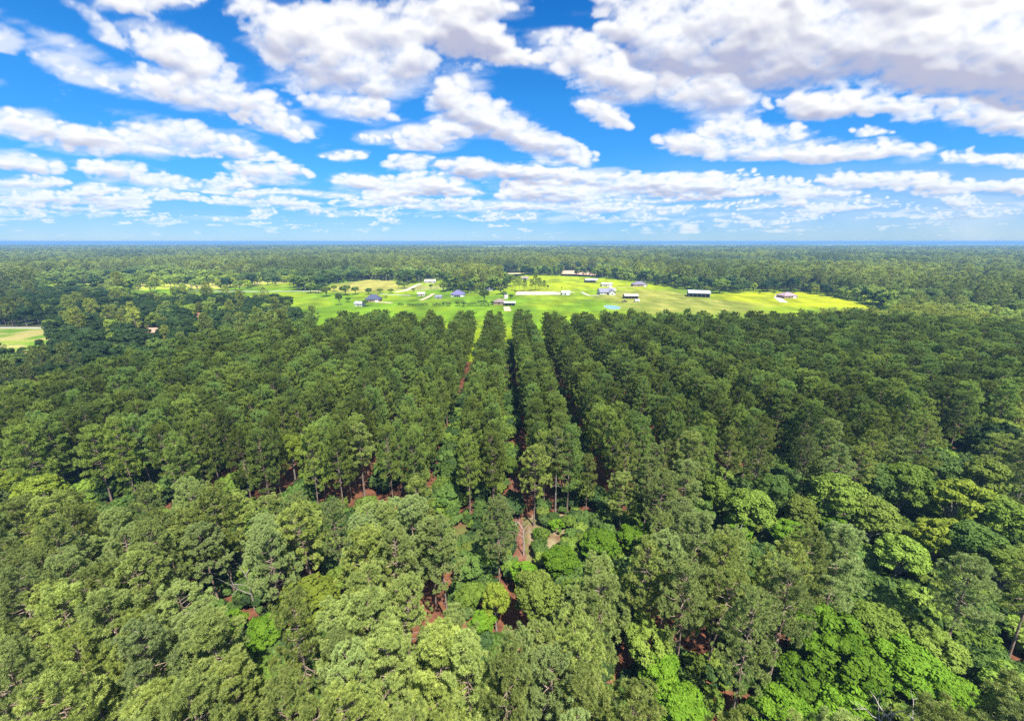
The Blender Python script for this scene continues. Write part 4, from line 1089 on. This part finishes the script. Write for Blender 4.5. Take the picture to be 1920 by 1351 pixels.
# ------------------------------------------------------------------ sun and sky
sl = bpy.data.lights.new("sun", "SUN"); so = bpy.data.objects.new("sun", sl); C.objects.link(so)
sl.energy = SUN_E; sl.angle = R(0.6); sl.color = (1.0, 0.955, 0.88)
so.rotation_euler = (PI/2-SUN_EL, 0, -SUN_AZ+PI)
from mathutils import Vector
so.rotation_euler = Vector(sd).to_track_quat("Z", "Y").to_euler()

# cumulus of the sky: computed here per direction (azimuth, elevation), from soft lumps set where the clouds stand
NW, NH = 2560, 640
az = (np.arange(NW)+0.5)/NW*PI - PI/2
el = ((np.arange(NH)+0.5)/NH)**2*PI/2
AZ, EL = np.meshgrid(az.astype(np.float32), el.astype(np.float32))
dx, dy, dz = np.sin(AZ)*np.cos(EL), np.cos(AZ)*np.cos(EL), np.sin(EL)
zc = dy*cP - dz*sP; vc = -(dz*cP + dy*sP)
zc = np.where(zc < 0.12, 0.12, zc)
PX = PW/2 + FPX*dx/zc; PY = PH/2 + FPX*vc/zc
# fan-shaped cloud-deck coordinates: a deck seen in perspective
E0 = R(3.0)
UX = (np.sin(AZ)/np.tan(EL+E0)).astype(np.float32); UY = -2.6*np.log(np.maximum(np.tan(np.minimum(EL+E0, 1.5)), 1e-3)).astype(np.float32)
RX = AZ/(EL+R(5.0))
wx = (fbm(UX*1.6, UY*2.6, 4, 70)-.5); wy = (fbm(UX*1.6, UY*2.6, 4, 90)-.5)
sc_y = np.clip((PY+60)/460, 0, 1)
amp = 34*(1.15-sc_y)+7
QX = PX + wx*amp*1.9; QY = PY + wy*amp*1.5
mask = np.full(PX.shape, -1.2, np.float32); BV = np.zeros(PX.shape, np.float32)
PXR = PX[NH//6]; PYR = PY[:, NW//2]
def win(cx, cy, mx, my):
    """image window that holds everything within mx, my of a sky place"""
    i0 = np.searchsorted(PXR, cx-mx); i1 = np.searchsorted(PXR, cx+mx); g = int((i1-i0)*0.3)+30
    j1 = NH-np.searchsorted(PYR[::-1], cy-my); j0 = NH-np.searchsorted(PYR[::-1], cy+my); h_ = int((j1-j0)*0.2)+12
    return slice(max(0, j0-h_), min(NH, j1+h_)), slice(max(0, i0-g), min(NW, i1+g))
def puff(cx, cy, rx, ry, rot=0, w=1.0):
    c, s = math.cos(R(rot)), math.sin(R(rot)); e = 1.5
    W = win(cx, cy, e*(rx*abs(c)+ry*abs(s))+60, e*(ry*abs(c)+rx*abs(s))+36)
    qx, qy = QX[W]-cx, QY[W]-cy
    a = (qx*c+qy*s)/rx; b = (-qx*s+qy*c)/ry
    b = np.where(b > 0, b*1.25, b)       # flatter bases
    q = (w*(1-(a*a+b*b))).astype(np.float32); m = mask[W]; k = q > m
    m[k] = q[k]; BV[W][k] = np.clip(b, -1, 1)[k]*min(1, ry/26)
PUFFS = [(0, 78, 48, 34), (150, 132, 95, 26, 22, .8), (195, 52, 95, 13, 36, .6), (110, 75, 140, 16, 24, .35), (272, 12, 105, 32), (340, 110, 125, 42, 26), (300, 165, 95, 24, 18), (430, 190, 140, 50, 16), (350, 170, 120, 36, 18),
 (520, 238, 100, 24, 14, .9), (450, 28, 56, 34), (555, 75, 85, 75, 0, 1.1), (620, 125, 135, 88, 10, 1.2), (690, 60, 115, 85, 0, 1.2), (745, 120, 75, 62), (650, 200, 105, 32, 12), (700, 160, 90, 50),
 (810, 60, 120, 66, 10), (890, 95, 90, 52), (850, 5, 130, 44), (945, 125, 60, 16, 5, .7), (855, 195, 55, 50, 30, .7), (905, 225, 105, 46, 18), (1000, 268, 115, 40, 16), (1060, 288, 65, 22, 10), (850, 245, 60, 26),
 (805, 262, 75, 30), (715, 256, 45, 10, 0, .6), (50, 240, 105, 30, 9), (160, 262, 150, 26, 6), (330, 262, 150, 38, 8), (280, 282, 170, 24, 5), (455, 282, 105, 26, 14), (520, 294, 45, 12, 14),
 (35, 305, 90, 32, 8), (205, 318, 78, 24, 5), (300, 336, 90, 18, 8), (168, 354, 36, 15), (500, 325, 98, 26, 3), (435, 340, 60, 16, 5), (650, 291, 44, 17, 0, .9), (768, 308, 52, 24), (692, 346, 66, 20, 4), (890, 322, 95, 30, 4),
 (1000, 330, 105, 30, 4), (1105, 335, 105, 27, 4), (830, 357, 90, 18, 3), (1205, 350, 125, 26), (1320, 352, 100, 28), (1050, 364, 130, 20), (60, 374, 95, 13, 3), (190, 380, 70, 12), (330, 370, 68, 14), (452, 380, 58, 12), (570, 392, 60, 9), (705, 378, 85, 13),
 (800, 390, 110, 12), (950, 386, 130, 14), (1110, 392, 140, 13), (420, 352, 44, 14), (560, 360, 60, 9, 4), (630, 365, 50, 9), (90, 398, 110, 7, 2, .6), (250, 402, 100, 7, 0, .6), (400, 408, 120, 6, 0, .5), (650, 402, 120, 8, 0, .6), (900, 408, 160, 8, 0, .6), (1150, 412, 160, 8, 0, .55),
 (1045, 85, 75, 30, 8), (1100, 120, 110, 44, 14), (1150, 150, 110, 48, 10), (1130, 208, 62, 24, 26, .9), (985, 120, 60, 20, 10, .7), (1215, 70, 110, 60), (1290, 90, 160, 95, 0, 1.2), (1430, 90, 210, 125, 0, 1.3), (1600, 85, 230, 110, 0, 1.3), (1760, 100, 220, 115, 6, 1.3), (1890, 110, 170, 125, 8, 1.3),
 (1350, 185, 110, 55, 10, 1.1), (1400, 0, 320, 80, 0, 1.3), (1700, 0, 330, 90, 0, 1.3), (1180, 20, 80, 40), (1545, 205, 110, 32, 4), (1700, 205, 140, 34, 5), (1860, 225, 140, 40, 8), (1290, 268, 66, 26), (1395, 275, 120, 40, 5, 1.1), (1500, 288, 110, 28, 3), (1600, 288, 90, 26, 2), (1690, 286, 78, 28, 3), (1380, 238, 75, 34), (1455, 250, 70, 26),
 (1640, 248, 48, 11, 0, .7), (1860, 300, 110, 16, 2, .8), (1780, 348, 140, 20, 2, .9), (1870, 352, 110, 20, 0, .9), (1600, 372, 140, 12, 0, .7), (1480, 384, 120, 10, 0, .7), (1900, 382, 140, 10, 0, .7), (1700, 392, 160, 8, 0, .6), (1400, 402, 160, 8, 0, .55), (1390, 328, 40, 12, 0, .6),
 # beyond the frame, so that the sky goes on when the view moves
 (-200, 150, 180, 90, 20), (-350, 300, 200, 50, 5), (-160, 320, 120, 30, 5), (2150, 120, 260, 150, 0, 1.2), (2200, 320, 200, 40), (300, -140, 300, 80, 10), (800, -150, 300, 90), (1500, -150, 500, 110, 0, 1.2)]
rp = np.random.RandomState(17)
for k in range(260):        # small far heaps, shrinking towards the horizon
    t = rp.rand()**0.8; y = 338+t*104; sz_ = (1-t)**1.1*26+2.8
    PUFFS.append((rp.rand()*2500-300, y, sz_*(1.7+2.0*rp.rand()), sz_*(0.5+0.35*rp.rand()), rp.normal()*2, 0.75))
for p in PUFFS: puff(*p)

# every puff carries heaps of rounded lumps (x, y, radius) that give it its domes and hollows
rl = np.random.RandomState(8)
HT = np.zeros(PX.shape, np.float32); DL = np.full(PX.shape, -1.2, np.float32)
def lump(cx, cy, r, asp, c, s, lift):
    W = win(cx, cy, r*asp*1.4+45, r*1.4+30)
    qx = QX[W]-cx; qy = QY[W]-cy
    a = (qx*c+qy*s)/(r*asp); b = (-qx*s+qy*c)/r
    d2 = a*a+b*b
    h = lift + r*np.sqrt(np.clip(1-d2, 0, 1)); h = np.where(d2 < 1, h, 0)
    HT[W] = np.maximum(HT[W], h)
    DL[W] = np.maximum(DL[W], 1-d2)
for p in PUFFS:
    cx, cy, rx, ry = p[:4]; rot = p[4] if len(p) > 4 else 0; w = p[5] if len(p) > 5 else 1
    c, s = math.cos(R(rot)), math.sin(R(rot)); asp = 1.25+0.5*min(1, rx/ry/5)
    n = int(np.clip(9*rx/ry, 12, 60)) if ry > 12 else 9
    for k in range(n):
        t = rl.rand()**0.7; a_ = rl.rand()*2*PI
        lx, ly = t*math.cos(a_), t*math.sin(a_)
        r = ry*(0.24+0.36*rl.rand())*(1.15-0.35*t)
        ly = ly*0.75 if ly < 0 else ly*0.30
        ox, oy = lx*rx*0.92, ly*ry
        lump(cx+ox*c-oy*s, cy+ox*s+oy*c, r, asp, c, s, ry*0.55*(1-t*t)*(0.6 if ly > 0 else 1))
big = fbm(PX/135+3, PY/92, 6, 20, 0.55); sml = fbm(PX/(44-16*sc_y), PY/(27*(1.25-sc_y)+5), 5, 40, 0.55)
bil = fbm(PX/80, PY/58, 5, 140, 0.55, True)
fin = fbm(PX/20, PY/(13-4*sc_y), 4, 210, .55)-.5
low = sstep(318, 395, PY)*(1-sstep(436, 450, PY))
D = np.maximum(mask*0.75-0.12, DL*0.95-0.10) + (big-.5)*1.5*(1-sc_y*0.75) + (sml-.5)*(1.25-0.55*sc_y) + (bil-.55)*1.0*(1-0.6*sc_y) + fin*0.6*(1-0.5*sc_y) - 0.15*sc_y**2
lowf = (sml-.5)*1.6 + (fbm(PX/230, PY/26, 4, 61)-.5)*2.4*low - 0.7*(1-low) - 0.34
D = np.maximum(D, lowf)
T = np.clip(D, 0, None)
alpha = 1-np.exp(-(T*2.5)**1.25)
wsp = (fbm(PX/130+PY/60, PY/40, 6, 77, .62)-.5)*1.7 + mask*0.55 + 0.17 + 0.16*sstep(700, 100, PX)*sstep(330, 150, PY)
alpha = np.maximum(alpha, sstep(0.0, 1.0, wsp)*0.62)
def boxblur(a, k, axis):
    c = np.cumsum(np.concatenate([np.repeat(np.take(a, [0], axis), k+1, axis), a, np.repeat(np.take(a, [-1], axis), k, axis)], axis), axis, dtype=np.float64)
    n = a.shape[axis]; s1 = [slice(None)]*2; s2 = [slice(None)]*2
    s1[axis] = slice(2*k+1, 2*k+1+n); s2[axis] = slice(0, n)
    return ((c[tuple(s1)]-c[tuple(s2)])/(2*k+1)).astype(np.float32)
def blur(a, k): return boxblur(boxblur(boxblur(boxblur(a, k, 0), 2*k, 1), k, 0), 2*k, 1)
gX = np.gradient(PX, axis=1); gY = np.gradient(PY, axis=0)
sz = 0.55+0.45*np.clip(1-PY/450, 0, 1)
Hd = HT + (big-.5)*60*sz + (bil-.55)*34*sz + (sml-.5)*24*sz + fin*13*sz
lam = 0
for k, w in ((1, .6), (3, .5), (8, .35)):
    Hb = blur(Hd, k); nx = -np.gradient(Hb, axis=1)/np.where(np.abs(gX) < 1e-3, 1e3, gX); ny = -np.gradient(Hb, axis=0)/np.where(np.abs(gY) < 1e-3, 1e3, gY)
    q = 1/np.sqrt(1+nx*nx+ny*ny); lam = lam + w*(0.30*nx - 0.80*ny + 0.52)*q
lam = lam/1.45
Tb = np.clip(T, 0, 2.0)
def up(a, k): return np.concatenate([a[k:], np.repeat(a[-1:], k, 0)], 0)        # cloud standing k rows higher
above = 0; tot = 0
for k, w in ((8, 1), (20, 1), (36, .9), (56, .7)):
    above = above + w*blur(up(Tb, k), 5+k//6); tot += w
above /= tot; core = blur(Tb, 10)
grey = sstep(0.28, 1.25, above)*sstep(0.25, 1.1, core)*(0.55+0.9*(fbm(PX/210, PY/120, 5, 33)-.3))
thin = np.exp(-core*1.5)
shade = 0.87 + 0.66*(lam-0.42)*(0.35+0.65*(1-thin)) - 0.66*np.clip(grey, 0, 1) + 0.22*thin + 0.10
bot = sstep(-0.25, 0.55, blur(BV, 4) + (big-.5)*0.9)*sstep(0.12, 0.75, core)
shade = shade - 0.30*bot
shade = np.clip(shade, 0.38, 1.04)
k_ = ((shade-0.3)/0.7)[..., None]
rgb = np.array([0.44, 0.46, 0.63])*(1-k_) + np.array([1.0, 1.0, 1.0])*k_
hzn = np.clip(1-EL/R(8.0), 0, 1)
alpha = alpha*(1-0.45*hzn**2.2)
veil = 0.42*sstep(700, 1900, PX)*sstep(250, 420, PY)*(0.6+0.8*(big-.3))
alpha = np.maximum(alpha, veil)
alpha = np.maximum(alpha, 0.34*np.exp(-np.clip(EL, 0, 1)/R(3.2))*(0.6+0.8*(big-.3)))
# overhead and behind, out of view: added white cloud cover for less blue skylight
ov = sstep(R(38), R(52), EL); ovf = sstep(0.40, 0.56, fbm(np.sin(AZ)*np.cos(EL)*5+20, np.cos(AZ)*np.cos(EL)*5, 5, 5))*0.9
alpha = alpha*(1-ov)+ovf*ov; rgb = rgb*(1-ov[..., None]) + 0.98*ov[..., None]
img = bpy.data.images.new("cumulus", NW, NH, alpha=True, float_buffer=True)
img.colorspace_settings.name = "Non-Color"
img.alpha_mode = "CHANNEL_PACKED"
img.pixels.foreach_set(np.concatenate([rgb, alpha[..., None]], -1).astype(np.float32).ravel()); img.update()

world = bpy.data.worlds.new("World"); scene.world = world; world.use_nodes = True
nt = world.node_tree; N, L = nt.nodes, nt.links
bg = N["Background"]
sky = N.new("ShaderNodeTexSky"); sky.sky_type = "NISHITA"; sky.sun_disc = False
sky.sun_elevation = SUN_EL; sky.sun_rotation = SUN_AZ; sky.altitude = 60; sky.air_density = 1.0; sky.dust_density = 0.0; sky.ozone_density = 2.0
def math_(op, a, b=None):
    n = N.new("ShaderNodeMath"); n.operation = op
    for i, q in enumerate((a, b)):
        if q is None: continue
        if isinstance(q, (int, float)): n.inputs[i].default_value = q
        else: L.new(q, n.inputs[i])
    return n.outputs[0]
tc = N.new("ShaderNodeTexCoord"); sx = N.new("ShaderNodeSeparateXYZ"); L.new(tc.outputs["Generated"], sx.inputs[0])
X_, Y_, Z_ = sx.outputs
a_ = math_("ARCTAN2", X_, math_("ABSOLUTE", Y_))
u_ = math_("ADD", math_("MULTIPLY", a_, 1/PI), 0.5)
e_ = math_("ARCSINE", math_("MAXIMUM", Z_, 0.0))
v_ = math_("SQRT", math_("MULTIPLY", e_, 2/PI))
cv = N.new("ShaderNodeCombineXYZ"); L.new(u_, cv.inputs[0]); L.new(math_("MINIMUM", math_("MAXIMUM", v_, 0.001), 0.999), cv.inputs[1])
ti = N.new("ShaderNodeTexImage"); ti.image = img; ti.extension = "EXTEND"; ti.interpolation = "Cubic"; L.new(cv.outputs[0], ti.inputs["Vector"])
rp_ = N.new("ShaderNodeValToRGB"); L.new(math_("MULTIPLY", e_, 180/PI/40), rp_.inputs["Fac"])
while len(rp_.color_ramp.elements) < len(SKY_TINT): rp_.color_ramp.elements.new(0.5)
for el_, (p_, c_) in zip(rp_.color_ramp.elements, SKY_TINT): el_.position = p_/40; el_.color = (*c_, 1)
hs = N.new("ShaderNodeMix"); hs.data_type = "RGBA"; hs.blend_type = "MULTIPLY"; hs.inputs[0].default_value = 1.0
L.new(sky.outputs[0], hs.inputs[6]); L.new(rp_.outputs["Color"], hs.inputs[7])
cl = N.new("ShaderNodeVectorMath"); cl.operation = "SCALE"; cl.inputs["Scale"].default_value = CLOUD_E/SKY_S
L.new(ti.outputs["Color"], cl.inputs[0])
mx = N.new("ShaderNodeMix"); mx.data_type = "RGBA"; L.new(ti.outputs["Alpha"], mx.inputs[0]); L.new(hs.outputs[2], mx.inputs[6]); L.new(cl.outputs[0], mx.inputs[7])
L.new(mx.outputs[2], bg.inputs["Color"]); bg.inputs["Strength"].default_value = SKY_S
world.cycles.sampling_method = "MANUAL"; world.cycles.sample_map_resolution = 512

scene.view_settings.view_transform = "Standard"; scene.view_settings.look = "None"; scene.view_settings.gamma = 1.0; scene.view_settings.exposure = EXPOSURE
scene.view_settings.use_curve_mapping = False
cy = scene.cycles
cy.max_bounces = 6; cy.diffuse_bounces = 3; cy.glossy_bounces = 2; cy.transmission_bounces = 3; cy.transparent_max_bounces = 8; cy.volume_bounces = 0
cy.use_denoising = USE_DENOISE; cy.use_adaptive_sampling = True; cy.adaptive_threshold = 0.02
cy.caustics_reflective = False; cy.caustics_refractive = False
